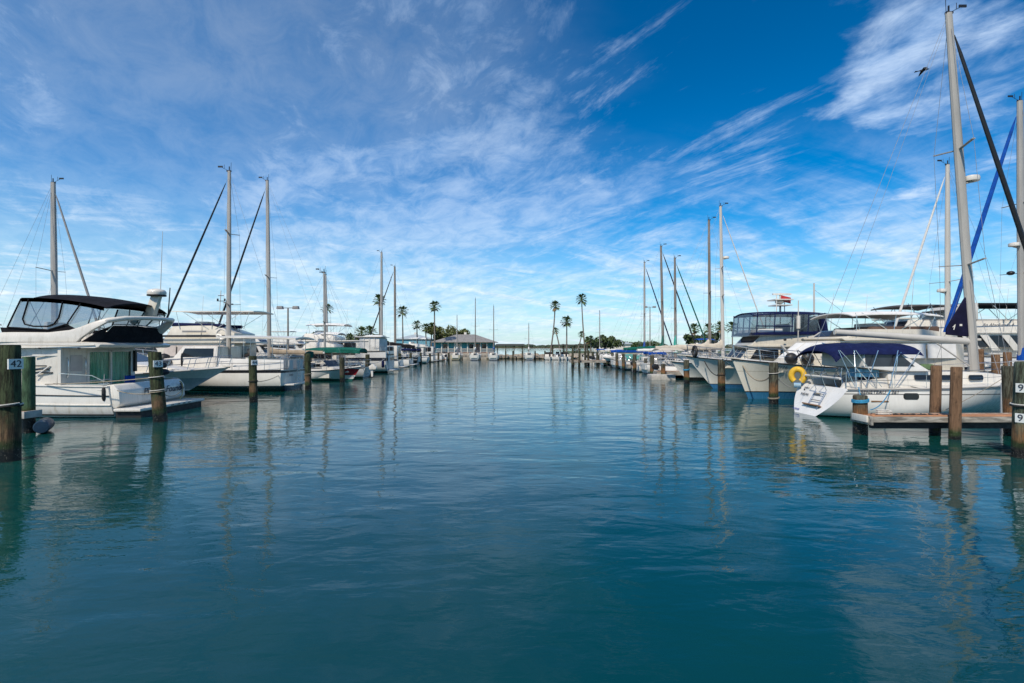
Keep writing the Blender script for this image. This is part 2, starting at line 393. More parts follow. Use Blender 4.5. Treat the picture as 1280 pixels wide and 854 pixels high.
# water: one sheet to the horizon
m, t = newmat('sea_water'); oc = t.objco()
wp = t.noise(t.mapping(oc, (.035, .02, 1)), 1.0, 3)                       # patches of breeze
def wave(sc, st, rot, det, seed, dist=0.6): return t.noise(t.mapping(oc, st, (0,0,rad(rot)), (seed, seed*.7, 0)), sc, det, .5, dist)
hgt = t.math('MULTIPLY', wave(.55, (.75, 1.3, 1), 12, 2, 3.0), .038)
hgt = t.math('ADD', hgt, t.math('MULTIPLY', wave(1.7, (.7, 1.35, 1), -16, 2, 9.0), .0105))
hgt = t.math('ADD', hgt, t.math('MULTIPLY', t.math('MULTIPLY', wave(5.0, (.65, 1.4, 1), 8, 2, 5.0), .0056), t.ramp(wp, .40, .62, .45, 1.15)))
hgt = t.math('ADD', hgt, t.math('MULTIPLY', t.math('MULTIPLY', wave(15.0, (.7, 1.3, 1), 20, 2, 2.0), .0019), t.ramp(wp, .42, .60, .3, 1.3)))
b = t.n('ShaderNodeBump', Strength=1.0, Distance=1.0); t.ln(hgt, b.inputs['Height'])
murk = t.mix(t.ramp(t.noise(t.mapping(oc, (.06,.06,1)), 1.0, 4), .38, .66), (.0012,.042,.050), (.006,.058,.040))
bs = t.bsdf(murk, .035, 0, b.outputs[0], 0, .5); bs.inputs['IOR'].default_value = 1.44; t.out(bs)
wm = MB(); wm.add([(-6000,-200,0),(6000,-200,0),(6000,7000,0),(-6000,7000,0)], [(0,1,2,3)])
tag(wm.build('water', m), kind='structure')

# land beyond the basin: seawalls and lawn, with the bay open between x -3 and 14
SAND = paint('sandy_ground', (.26,.22,.15), .95, .25, .4, bump=.4, bscale=4)
GRASSY = paint('lawn_ground', (.07,.10,.035), .95, .3, .5, bump=.5, bscale=6)
SEAW = paint('seawall_concrete', (.33,.30,.25), .9, .25, .8, bump=.4, bscale=8)
g = MB(); g.loft([[(-400,117.2,-3),(-4.5,117.2,-3),(-4.5,117.2,1.15),(-400,117.2,1.15)], [(-400,190,-3),(-8,190,-3),(-8,190,1.3),(-400,190,1.3)]])
g.loft([[(13.5,119,-3),(400,119,-3),(400,119,1.1),(13.5,119,1.1)], [(19,190,-3),(400,190,-3),(400,190,1.25),(19,190,1.25)]])
tag(g.build('ground', GRASSY), kind='structure')
g = MB(); g.box(-400,-4.3,116.7,117.15,-3,1.32); g.build('seawall', SEAW, bevel=.04); tag(bpy.data.objects['seawall'], 'long low concrete seawall along the basin end below the blue house', 'seawall')
g = MB(); g.box(13.3,400,118.5,118.95,-3,1.25); o = g.build('seawall', SEAW, bevel=.04); tag(o, 'low concrete seawall below the palms right of the rocks', 'seawall')
g = MB(); g.box(-5,14,118.5,123,-2,.35); tag(g.build('breakwater', SAND), kind='structure')
ROCK = paint('riprap_rock', (.30,.25,.19), .9, .35, 1.3, bump=.6, bscale=5)
g = MB(); r2 = random.Random(5)
for i in range(230):
    x = r2.uniform(-5.5, 15); y = r2.uniform(116.6, 123.5); z = .25+.55*(1-abs(y-119.8)/3.6)*r2.uniform(.5, 1.25); s0 = r2.uniform(.3, .8)
    k = len(g.v); g.ell((x, y, z-.1), (s0*r2.uniform(.8,1.4), s0, s0*r2.uniform(.5,.8)), 7, 5)
    g.v[k:] = [(a+r2.uniform(-.1,.1), b_+r2.uniform(-.1,.1), c+r2.uniform(-.08,.08)) for a, b_, c in g.v[k:]]
tag(g.build('riprap', ROCK, sharp=20), 'tan boulders heaped along the open breakwater between basin and bay', 'riprap', kind='stuff')

# the far side of the bay: a low wooded shore
WOODM = paint('far_wood_foliage', (.035,.055,.030), .95, .45, .05)
g = MB(); r3 = random.Random(8)
for row, (y0, hh) in enumerate(((1500, 8), (1560, 10.5))):
    for i in range(210):
        x = -1500+i*15.5+r3.uniform(-5, 5); h = hh*r3.uniform(.75, 1.15)*(1+.18*math.sin(i*.13)+.1*math.sin(i*.41))
        k = len(g.v); g.ell((x, y0+r3.uniform(-18, 18), h*.45), (r3.uniform(9,16), r3.uniform(7,12), h*.55), 8, 5)
        g.v[k:] = [(a+r3.uniform(-1,1), b_, c+r3.uniform(-.8,.8)) for a, b_, c in g.v[k:]]
tag(g.build('far_wood', WOODM, sharp=180), 'low dark line of trees on the far shore of the bay', 'woodland', kind='stuff')
g = MB(); g.box(-2500, 2500, 1475, 1800, -2, .9); tag(g.build('far_shore', SAND), kind='structure')
# ------------------------------------------------------------------ boats: local frame x stern->bow, y port, z up from the waterline
class Hull:
    def __init__(s, L, B, zs, zm, zb, draft=.55, rake=1.2, tr=.15, sw=.85, um=.42, ep=2.1, ks=4.5, kb=1.15, bowq=1.0, ks0=None):
        s.ks0 = ks0 or ks
        s.L, s.B, s.zs0, s.zm, s.zb, s.draft, s.rake, s.tr, s.sw, s.um, s.ep, s.ks, s.kb, s.bowq = L, B, zs, zm, zb, draft, rake, tr, sw, um, ep, ks, kb, bowq
    def hb(s, u):
        if u < s.um: f = s.sw+(1-s.sw)*math.sin(PI/2*u/s.um)
        else: f = 1-((u-s.um)/(1-s.um))**s.ep
        return max(.03, s.B/2*f)
    def zs(s, u):
        a, b, c = s.zs0, s.zm, s.zb; p = .4
        return a*(u-p)*(u-1)/(p)+b*u*(u-1)/(p*(p-1))+c*u*(u-p)/(1-p)
    def xs(s, v): return s.tr*v if s.tr > 0 else -s.tr*(1-v)
    def xb(s, v): return s.L-s.rake*(1-v)
    def pt(s, u, v, sg=1):
        zk = -s.draft*(1-.55*sstep((u-.7)/.3)); z = lerp(zk, s.zs(u), v)
        q = sstep((u-.25)/.75)
        full = 1-max(0.0, 1-v)**lerp(lerp(s.ks0, s.ks, min(1, u/.22)), 1.7, q); vee = v**lerp(1, s.kb*1.15, q)
        g = lerp(full, vee, q*s.bowq)
        return (lerp(s.xs(v), s.xb(v), u), sg*s.hb(u)*g, z)
    def edge(s, u, sg=1, ins=0.0, dz=0.0):
        x, y, z = s.pt(u, 1.0, 1); return (x, sg*max(0.0, y-ins), z+dz)
    def shell(s, nu=26, nv=10):
        m = MB(); rings = []
        for i in range(nu+1):
            u = 1-(1-i/nu)**1.35
            vs = [(j/nv)**.9 for j in range(nv+1)]
            rings.append([s.pt(u, v, 1) for v in reversed(vs)]+[s.pt(u, v, -1) for v in vs[1:]])
        m.loft(rings, closed=False, cap=False); n = len(rings[0]); N = len(rings)-1
        m.f.append(tuple(N*n+k for k in range(n)))
        return m
    def transom(s, nv=10, th=.05):
        vs = [(j/nv)**.9 for j in range(nv+1)]
        r = [s.pt(0, v, 1) for v in reversed(vs)]+[s.pt(0, v, -1) for v in vs[1:]]
        m = MB(); n = len(r); m.add([(x-.004, y, z) for x, y, z in r]+[(x+th, y*.99, z) for x, y, z in r],
            [tuple(range(n)), tuple(range(n, 2*n))[::-1]]+[(i, (i+1) % n, n+(i+1) % n, n+i) for i in range(n)]); return m
    def deck(s, u0=0.0, u1=1.0, camber=.08, dz=-.01, nu=16):
        m = MB(); ys = [-1, -.6, -.2, .2, .6, 1]
        rows = []
        for i in range(nu+1):
            x, hb, z = s.edge(lerp(u0, u1, i/nu)); rows.append([(x, (hb-.01)*k, z+dz+camber*(1-k*k)) for k in ys])
        m.loft(rows, closed=False, cap=False); return m
    def well(s, u0, u1, frac=.8, sole=.4, nu=8, dz=-.01):
        """side decks round a sunk cockpit: decks, inner walls, sole and end walls"""
        m = MB(); rows = []
        for i in range(nu+1):
            x, hb, z = s.edge(lerp(u0, u1, i/nu)); a = hb-.01; b = hb*frac
            rows.append([(x, a, z+dz), (x, b, z+dz+.01), (x, b*.97, sole), (x, -b*.97, sole), (x, -b, z+dz+.01), (x, -a, z+dz)])
        m.loft(rows, closed=False, cap=False); n = 6
        for i in (0, nu):
            k = i*n; m.f.append((k+1, k+2, k+3, k+4))
        return m
    def strake(s, u0, u1, v, r, out=.01, n=18, sq=1.0):
        m = MB()
        for sg in (1, -1):
            pts = []
            for i in range(n+1):
                p = s.pt(lerp(u0, u1, i/n), v, sg); pts.append((p[0], p[1]+sg*out, p[2]))
            m.tube(pts, r, 6, sq=sq)
        return m
    def rail(s, u0, u1, h, n, ins=.08, rows=1, r=.016, rake=0.0, close=False, h1=None):
        m = MB(); h1 = h if h1 is None else h1
        def P(u, sg, k): 
            t = (u-u0)/(u1-u0); hh = lerp(h, h1, t)*k
            p = s.edge(u, sg, ins, hh); return (p[0]+rake*hh, p[1], p[2])
        for row in range(rows):
            k = 1-row*.48
            sides = [[P(lerp(u0, u1, i/14), sg, k) for i in range(15)] for sg in (1, -1)]
            if close: m.tube(sides[0]+sides[1][::-1], r if row == 0 else r*.7, 5)
            else:
                for q in sides: m.tube(q, r if row == 0 else r*.7, 5)
        for sg in (1, -1):
            for i in range(n):
                u = lerp(u0, u1, i/(n-1)); m.tube([s.edge(u, sg, ins, 0), P(u, sg, 1)], r*.9, 5)
        return m

def hull_parts(root, H, hm, dm=None, deck0=0.0, cock=None, rub=None, rubr=.035, stripe=None, sole=.45, transom=None, frac=.8, nu=26):
    H.shell(nu).build('hull', hm, root, sharp=50)
    H.transom().build('transom', transom or hm, root, sharp=25)
    if cock: 
        H.well(0.0, cock, frac, sole).build('cockpit', dm or DECK, root, sharp=25); H.deck(cock, 1.0).build('deck', dm or DECK, root)
    else: H.deck(deck0, 1.0).build('deck', dm or DECK, root)
    if rub: H.strake(0, 1, .985, rubr).build('rub_rail', rub, root)

def stay(root, a, b, r=.007, mat=None, name='stay'): MB().tube([a, b], r, 5).build(name, mat or WIRE, root)

def rig(root, H, xm, top, rake=0.0, zdeck=1.2, mat=None, r=.085, spr=(.52,), sw=.95, jib=None, bowx=None, boom=None, boomlen=4.0, boomz=1.3,
        boomrise=.0, cover=None, coverh=.28, radar=None, chain=None, backstay=True, light=1.0, mastcover=None, stayr=.007, jibr=.055, flag=None):
    """mast with spreaders and masthead gear, stays, furled headsail and boom"""
    mat = mat or ALU
    P = lambda z: Vector((xm+rake*(z-zdeck)/(top-zdeck), 0, z))
    ms = MB().tube([P(zdeck-.1), P(lerp(zdeck, top, .6)), P(top)], [r, r*.97, r*.72], 10, sq=1.35).build('mast', mat, root)
    gear = MB(); tp = P(top); gear.box(tp.x-.12, tp.x+.16, -.05, .05, top-.03, top+.05)
    gear.tube([tp+Vector((-.1,0,0)), tp+Vector((-.12,0,.55))], .012, 5); gear.tube([tp+Vector((.1,0,.05)), tp+Vector((.55,0,.28))], .012, 5)
    gear.tube([tp+Vector((.32,0,.16)), tp+Vector((.32,0,.42))], .012, 5); gear.box(tp.x+.42, tp.x+.72, -.02, .02, top+.24, top+.34); gear.tube([tp+Vector((0,.0,0)), tp+Vector((0,.0,.30))], .035, 6)
    gear.build('masthead_gear', DARKSTR, ms)
    hbm = H.hb(min(.95, xm/H.L))
    tips = []
    for f in spr:
        z = lerp(zdeck, top, f); p = P(z); w_ = sw*(1-.35*(f-.3))
        sm = MB()
        for sg in (1, -1): sm.beam(p, p+Vector((-.22, sg*w_, .10)), .11, .03)
        sm.build('spreader', mat, ms); tips.append((p+Vector((-.22, w_, .10)), p+Vector((-.22, -w_, .10))))
    for k, sg in enumerate((1, -1)):
        pts = [Vector((xm-.05, sg*hbm*.93, zdeck+.05))]+[t_[k] for t_ in tips]+[P(top-.1)]
        MB().tube(pts, stayr, 5).build('shroud', WIRE, root)
        z1 = lerp(zdeck, top, spr[0]-.02); stay(root, (xm-.45, sg*hbm*.92, zdeck+.05), P(z1), stayr, name='lower_shroud')
    bx = bowx or H.L-.12; bz = H.zs(.98)+.15
    if backstay: stay(root, P(top), (.1, 0, H.zs0+.1), stayr, name='backstay')
    a = Vector((bx, 0, bz)); b = P(top-(.25 if jib else .05))
    MB().tube([a, b], stayr, 5).build('forestay', WIRE, root)
    if jib:
        q = [a+(b-a)*t_ for t_ in (.06, .09, .3, .6, .90, .955)]
        MB().tube(q, [.03, jibr*1.15, jibr*1.1, jibr, jibr*.7, .02], 7).build('furled_headsail', jib, root)
    if boom:
        p0 = P(boomz)-Vector((.08, 0, 0)); p1 = p0+Vector((-boomlen, 0, boomrise))
        bo = MB().tube([p0, p1], [.085, .075], 8, sq=1.3).build('boom', boom, root)
        if cover:
            n = 12; rings = []
            for i in range(n+1):
                t_ = i/n; c = p0.lerp(p1, t_*.97); hh = coverh*(1-.55*t_)*(1+.10*math.sin(i*2.1)); ww = .15*(1-.35*t_)*(1+.12*math.sin(i*1.7+1))
                if i == 0: hh *= 1.9
                rings.append([(c.x, ww*math.sin(a_)*(1 if math.cos(a_) < 0 else .75), c.z+.05+hh*(.5+.5*math.cos(a_))-.16*(math.cos(a_) < -.2)) for a_ in [2*PI*k/10 for k in range(10)]])
            MB().loft(rings).build('sail_cover', cover, bo, sharp=70)
        stay(root, p1, P(top-.15), stayr*.8, name='topping_lift')
        MB().tube([P(zdeck+.15), p0+Vector((-boomlen*.28, 0, boomrise*.28-.05))], .03, 6).build('boom_vang', mat, root)
    if mastcover:
        z0, z1, mm = mastcover
        MB().tube([P(z0), P(lerp(z0, z1, .5))+Vector((-.04,0,0)), P(z1)], [.26, .18, .11], 9).build('mast_cover', mm, ms)
    if radar:
        for z, side in radar:
            p = P(z); d = MB(); d.lathe([(.05,-.02),(.27,0),(.29,.09),(.27,.19),(.12,.24),(.02,.25)], 16, (p.x+side*.42, 0, z)); d.build('radar_dome', WHITE, ms, sharp=60)
            MB().beam((p.x, 0, z-.12), (p.x+side*.45, 0, z-.02), .16, .05).build('radar_bracket', mat, ms)
    if flag:
        z, mm = flag; p = tips[-1][0]; MB().add([(p.x,p.y,z),(p.x-.45,p.y+.05,z-.04),(p.x-.43,p.y,z+.26),(p.x,p.y,z+.3)], [(0,1,2,3)]).build('burgee', mm, root)
    return P

def bimini_mb(x0, x1, hw, z0, crown=.18, th=.05, fall=.0, n=10, tip=.10):
    """cloth top: arched across, drooping at both ends"""
    def f(u, v_):
        k = 2*v_-1; e = abs(2*u-1)
        return (lerp(x0, x1, u), hw*k, z0+crown*(1-k*k)-tip*e**3+lerp(0, fall, u)-.05*abs(k)**5)
    return MB().sheet(f, n, 10, th)
def frame_mb(legs, r=.02):
    m = MB()
    for l in legs: m.tube(l, r, 6)
    return m

def fender(loc, label, mat=None, r=.12, h=.6, group=None, rz=0, line=.5):
    t_ = empty('fender', loc, rz, label, 'fender', group)
    MB().lathe([(.02,-h/2-.02),(r*.6,-h/2),(r,-h/2+.09),(r,h/2-.09),(r*.55,h/2),(.03,h/2+.05)], 12).build('body', mat or RUBBER, t_, sharp=60)
    MB().tube([(0,0,h/2+.04),(0.02,0,h/2+line)], .012, 5).build('lanyard', ROPEW, t_)
    return t_
def mooring(a, b, label, mat=None, r=.02, sag=.3, n=14, wraps=None):
    a = Vector(a); b = Vector(b); o = MB().tube([a.lerp(b, i/n)-Vector((0,0,sag*4*(i/n)*(1-i/n))) for i in range(n+1)], r, 6).build('mooring_rope', mat or ROPE)
    return tag(o, label, 'rope', 'mooring ropes from boats to pilings')

# --------- a sailing yacht in one call
def sailboat(x, y, rot, label, L=10.5, B=3.4, fb=(1.05, 1.0, 1.45), hm=None, xm=None, top=14.0, rake=-.25, cabin=.42, dm=None, bim=None, tr=-.35, cock=.33, dodger=None, sw=.72, rigkw=None, detail=True, cat='sailboat', group=None, rails=True):
    root = empty('sailboat', (x, y, 0), rot, label, cat, group)
    H = Hull(L, B, *fb, draft=.5, rake=1.5, tr=tr, sw=sw, um=.45, ep=1.9, ks=3.2, kb=1.0)
    hm = hm or gel('sail_hull_white', (.72,.71,.68), (.02,.05,.14), (.03,.03,.035))
    hull_parts(root, H, hm, dm, cock=cock, rub=DARKSTR, rubr=.022, sole=.45, frac=.72)
    xm = xm or L*.58
    c0, c1 = L*cock*.98, L*.80; zc = H.zs(.5)
    wf = lambda xx, z: (H.hb(min(1, xx/L))*.66)*(1-.10*max(0, z-zc)/.4)
    ck = MB().prism([(c0, zc-.1), (c0, zc+cabin+.05), (lerp(c0,c1,.35), zc+cabin), (lerp(c0,c1,.75), zc+cabin*.62), (c1, zc+.05), (c1, zc-.1)], wf).build('cabin', WHITE, root, bevel=.05)
    for a, b in ((.10,.28),(.34,.50)):
        xa, xb_ = lerp(c0,c1,a), lerp(c0,c1,b)
        MB().panel([(xa, zc+.12),(xa+.06, zc+cabin-.10),(xb_-.05, zc+cabin-.12),(xb_, zc+.14)], wf).build('window', GLASS, ck)
    if rails:
        H.rail(.02, .25, .62, 4, rows=2).build('stern_rail', STEEL, root); H.rail(.86, .995, .6, 3, rows=2, close=True).build('bow_pulpit', STEEL, root)
        H.rail(.26, .86, .6, 6, rows=2, r=.010).build('lifelines', STEEL, root)
    MB().tube([(L*.10, .38*math.cos(a_), fb[0]+.28+.38*math.sin(a_)) for a_ in [2*PI*k/20 for k in range(21)]], .02, 5).build('steering_wheel', STEEL, root)
    MB().prism([(c0-.03, zc-.05),(c0-.03, zc+cabin-.06),(c0+.0, zc+cabin-.06),(c0+.0, zc-.05)], .30).build('companionway', SMOKE, ck)
    MB().box(lerp(c0,c1,.55), lerp(c0,c1,.68), -.26, .26, zc+cabin*.72, zc+cabin*.86).build('deck_hatch', SMOKE, ck, bevel=.02)
    if bim: 
        bmat, bx0, bx1, bz = bim[:4]
        bt = bimini_mb(bx0, bx1, B*.40, bz, .14, th=.05 if len(bim) < 5 else bim[4]).build('bimini', bmat, root)
        frame_mb([[(lerp(bx0,bx1,t_), sg*B*.39, bz), (lerp(bx0,bx1,.5), sg*H.hb(.15)*.9, H.zs(.15))] for t_ in (.06,.5,.94) for sg in (1,-1)], .014).build('bimini_frame', STEEL, root)
    if dodger:
        dz = zc+cabin
        MB().prism([(c0-.5, dz-.05),(c0-.55, dz+.55),(c0+.25, dz+.62),(c0+.95, dz-.03)], lambda xx, z: B*.33).build('dodger', dodger, root, bevel=.08)
        MB().face((c0+.95, dz-.03), (c0+.25, dz+.62), -B*.27, B*.27, .01, .03, .18).build('window', SMOKE, root)
    kw = dict(zdeck=zc+cabin*.7, boomz=zc+cabin+.75); kw.update(rigkw or {})
    rig(root, H, xm, top, rake, **kw)
    return root, H

# --------- a motor yacht / trawler in one call
def motoryacht(x, y, rot, label, L=11.5, B=3.9, fb=(1.15, 1.3, 1.95), hm=None, house=(.12, .72), hz=2.75, fly=True, top=None, topz=4.9, topx=None, mat=None, winmat=None, cock=.22, name='motor_yacht', cat='motor yacht', bottomrake=1.6, raked=.9, flyx=(.16,.60), mast=False, encl=None, trim=DARKSTR, winstrip=True, rail=True, flyh=.62, flymat=None, group=None, sw=.9, arch=False):
    root = empty(name, (x, y, 0), rot, label, cat, group); mat = mat or WHITE; winmat = winmat or GLASS
    H = Hull(L, B, *fb, rake=bottomrake, tr=.12, sw=sw, um=.40, ep=2.3, ks=5, kb=1.25)
    hm = hm or gel('motor_hull_white', (.73,.72,.68), (.02,.02,.025), (.02,.03,.06))
    hull_parts(root, H, hm, cock=cock, rub=trim, rubr=.035, sole=.5, frac=.86)
    x0, x1 = L*house[0], L*house[1]; zb = fb[1]-.15
    def wf(xx, z):
        t_ = max(0, (xx-L*.45)/(L*.55)); return min(H.hb(min(.98, xx/L))*.86, B*.43)*(1-.04*max(0, z-zb))*(1-.12*t_)
    hs_ = MB().prism([(x0, zb), (x0-.05, hz), (x1-raked*1.15, hz), (x1-raked*.25, lerp(zb, hz, .38)), (x1+.5, zb+.12), (x1+.6, zb)], wf).build('deckhouse', mat, root, bevel=.04)
    zt, zl = hz-.16, lerp(zb, hz, .46)
    n = 4; xs_ = [x0+.35+(x1-raked*.95-x0-.4)*i/n for i in range(n+1)]
    for i in range(n):
        a, b = xs_[i]+.06, xs_[i+1]-.06; cut = .0 if i < n-1 else .35
        MB().panel([(a, zl), (a, zt), (b-cut, zt), (b, zl)], wf).build('window', winmat, hs_)
    wv_ = wf(x1-raked*.7, 2.2)*.92
    for k in range(3):
        a, b = -wv_+2*wv_*k/3+.05, -wv_+2*wv_*(k+1)/3-.05
        MB().face((x1-raked*.25, lerp(zb, hz, .38)), (x1-raked*1.15, hz), a, b, .012, .03, .10).build('window', winmat, hs_)
    MB().box(x0-.055, x0+.02, -.55, .55, .55, hz-.2).build('cabin_door', SMOKE, hs_, bevel=.01)
    if fly:
        f0, f1 = L*flyx[0], L*flyx[1]
        MB().prism([(x0-.9, hz+.002), (x0-.9, hz+.12), (f1+.95, hz+.12), (f1+.75, hz+.002)], lambda xx, z: min(B*.47, wf(min(xx, x1-raked), hz)+.16)).build('flybridge_deck', mat, root, bevel=.03)
        wf2 = lambda xx, z: wf(min(xx, x1-raked), hz)*(1-.10*(z-hz))
        fw = MB().prism([(f0, hz+.10), (f0, hz+.10+flyh*.55), (lerp(f0, f1, .35), hz+.12+flyh), (f1-.15, hz+.12+flyh), (f1+.55, hz+.12), (f1+.5, hz+.10)], wf2).build('flybridge', flymat or mat, root, bevel=.06)
        MB().face((f1+.47, hz+.14+flyh*.1), (f1-.13, hz+.1+flyh), -wf2(f1, hz)*.8, wf2(f1, hz)*.8, .01, .02, .12).build('wind_deflector', SMOKE, fw)
        MB().box(lerp(f0,f1,.55), lerp(f0,f1,.75), -.5, .5, hz+.12+flyh-.02, hz+.12+flyh+.34).build('helm_seat', WHITEC, fw, bevel=.06)
        if top is not None:
            tx0, tx1 = topx or (f0-.2, f1+.1); hw = wf2(f1, hz)*1.02
            if top in (WHITE, CREAM, GREYW): MB().sheet(lambda u, v_: (lerp(tx0, tx1, u), hw*(2*v_-1)*(1-.06*abs(2*u-1)**4), topz+.07*(1-(2*v_-1)**2)), 6, 8, .07).build('hardtop', top, root, sharp=50)
            else: bimini_mb(tx0, tx1, hw, topz, .16).build('bimini', top, root)
            zr = hz+.1+flyh*.8
            frame_mb([[(lerp(tx0,tx1,a), sg*hw*.92, topz), (lerp(tx0+.5,tx1-.3,b), sg*hw*.9, zr)] for sg in (1,-1) for a, b in ((.05,.05),(.12,.45),(.5,.5),(.88,.55),(.95,.95))], .018).build('top_frame', STEEL, root)
            if encl:
                e = MB()
                for sg in (1, -1): e.add([(tx0+.1, sg*hw*.97, topz-.04), (tx1-.05, sg*hw*.97, topz-.04), (tx1+.2, sg*hw*.93, zr), (tx0+.3, sg*hw*.93, zr)], [(0,1,2,3)])
                e.add([(tx1-.05, -hw*.95, topz-.04), (tx1-.05, hw*.95, topz-.04), (tx1+.2, hw*.92, zr), (tx1+.2, -hw*.92, zr)], [(0,1,2,3)])
                e.build('clear_panels', encl, root, norm=False)
    MB().box(-.62, .10, -B*.40, B*.40, .26, .33).build('swim_platform', TEAK if (int(abs(x*7+y*3)) % 3 == 0) else GREYW, root, bevel=.02)
    for yy_ in (-B*.26, B*.26): MB().lathe([(.07,0),(.07,.03),(.02,.03)], 10).xf(lambda p_: (-.0-p_[2], p_[0]+yy_, p_[1]+.40), 30).build('exhaust', DARKSTR, root)
    MB().box(-.012, .03, B*.14, B*.14+.62, .42, fb[0]-.06).build('transom_door', GREYW, root, bevel=.01)
    H.rail(.005, cock*.9, .42, 4, rows=1, r=.018).build('stern_rail', STEEL, root)
    for sg_ in (1, -1): MB().tube([(L*.34, sg_*B*.36, hz), (L*.32, sg_*B*.37, hz+3.0+.4*sg_)], [.018, .008], 5).build('whip_aerial', ALUW, root)
    for sg_ in (1, -1): MB().tube([(x0+.6, sg_*(wf(x0+.6,hz)+.03), hz-.05), (x1-raked*1.3, sg_*(wf(x1-raked*1.3,hz)+.03), hz-.05)], .018, 6).build('grab_rail', STEEL, root)
    if rail: H.rail(.34, .985, .55, 9, rows=2, r=.017, close=True, h1=.72, rake=.15).build('bow_rail', STEEL, root)
    MB().beam((L-.5, 0, H.zs(.97)+.03), (L+.55, 0, H.zs(1)+.08), .32, .07).build('anchor_pulpit', mat, root, bevel=.02)
    MB().tube([(L+.5,0,H.zs(1)-.02),(L+.1,0,H.zs(1)-.35)], .035, 6).build('anchor', STEEL, root)
    if arch:
        a0 = L*.2; m_ = MB(); hw = B*.42
        m_.tube([(a0+1.1, hw, hz+.1), (a0+.5, hw*.98, hz+1.1), (a0+.1, hw*.8, hz+1.55), (a0, 0, hz+1.65), (a0+.1, -hw*.8, hz+1.55), (a0+.5, -hw*.98, hz+1.1), (a0+1.1, -hw, hz+.1)], .13, 8, sq=1.0)
        m_.build('radar_arch', mat, root, sharp=70)
    if mast:
        MB().tube([(L*.3,0,hz+.2),(L*.28,0,hz+3.4)], [.05,.03], 7).build('signal_mast', ALUW, root)
        m_ = MB(); m_.lathe([(.05,-.02),(.30,0),(.32,.1),(.27,.2),(.02,.24)], 14, (L*.29+.3, 0, hz+2.2)); m_.build('radar_dome', WHITE, root, sharp=60)
    return root, H

# --------- small open boats
def small_boat(x, y, rot, label, L=6.2, B=2.3, hm=None, ttop=None, console=True, cover=None, motor=True, cuddy=False, fb=(.65,.62,1.05), name='small_boat', cat='small boat', z=0.0, group=None, motorcol=None):
    root = empty(name, (x, y, z), rot, label, cat, group)
    H = Hull(L, B, *fb, draft=.32, rake=.9, tr=-.12, sw=.88, um=.4, ep=2.4, ks=4.5)
    hm = hm or gel('small_hull_white', (.73,.72,.69), (.02,.02,.02), (.03,.03,.04), .02, .08)
    H.shell(18).build('hull', hm, root, sharp=50); H.transom().build('transom', hm, root)
    H.strake(0, 1, .98, .03).build('rub_rail', DARKSTR, root)
    if cover:
        def f(u, v_):
            k = 2*v_-1; px, hb, pz = H.edge(u*.995+.002); rise = .62*math.sin(PI*min(1, u*1.25+.05))**.7 if u < .76 else .40*(1-u)/.24
            return (px, (hb+.05)*k, pz+.04+max(0, rise)*(1-abs(k)**1.6)+.05*math.sin(u*17)*(1-k*k)-.13*abs(k)**7)
        MB().sheet(f, 18, 10, .03).build('boat_cover', cover, root, sharp=70)
    else:
        H.well(0, .62, .84, .25).build('cockpit', DECK, root, sharp=25); H.deck(.62, 1).build('foredeck', DECK, root)
        H.rail(.6, .98, .28, 5, rows=1, close=True).build('bow_rail', STEEL, root)
        if cuddy:
            MB().prism([(L*.5, .55), (L*.5, 1.15), (L*.62, 1.12), (L*.85, .85), (L*.86, .7)], lambda xx, zz: H.hb(xx/L)*.72).build('cuddy', WHITE, root, bevel=.05)
            MB().face((L*.60, 1.1), (L*.52, 1.62), -B*.33, B*.33, 0, .02).build('windscreen', SMOKE, root)
        elif console:
            cn = MB().prism([(L*.38, .25), (L*.38, 1.15), (L*.47, 1.35), (L*.52, .9), (L*.54, .25)], B*.17).build('console', WHITE, root, bevel=.04)
            MB().face((L*.50, 1.05), (L*.46, 1.72), -B*.17, B*.17, 0, .02).build('windscreen', SMOKE, cn)
            MB().box(L*.26, L*.34, -B*.19, B*.19, .25, .95).build('leaning_post', WHITEC, root, bevel=.06)
        if ttop:
            bimini_mb(L*.22, L*.58, B*.40, 2.3, .06, .07, tip=.05).build('t_top', ttop, root)
            frame_mb([[(lerp(L*.26,L*.54,a), sg*B*.34, 2.3), (lerp(L*.33,L*.5,a), sg*B*.2, .3)] for a in (0, 1) for sg in (1,-1)]+[[(L*.26, sg*B*.34, 2.25),(L*.54, sg*B*.34, 2.25)] for sg in (1,-1)], .025).build('t_top_frame', STEEL, root)
    if motor:
        mo = MB().prism([(-.62,.75),(-.66,1.05),(-.42,1.22),(-.08,1.12),(-.02,.80),(-.2,.7)], .17).build('outboard_motor', motorcol or DARKSTR, root, bevel=.06)
        MB().prism([(-.45,-.5),(-.48,.78),(-.14,.78),(-.2,-.5)], .07).build('motor_leg', GREYW, mo, bevel=.02)
    return root, H

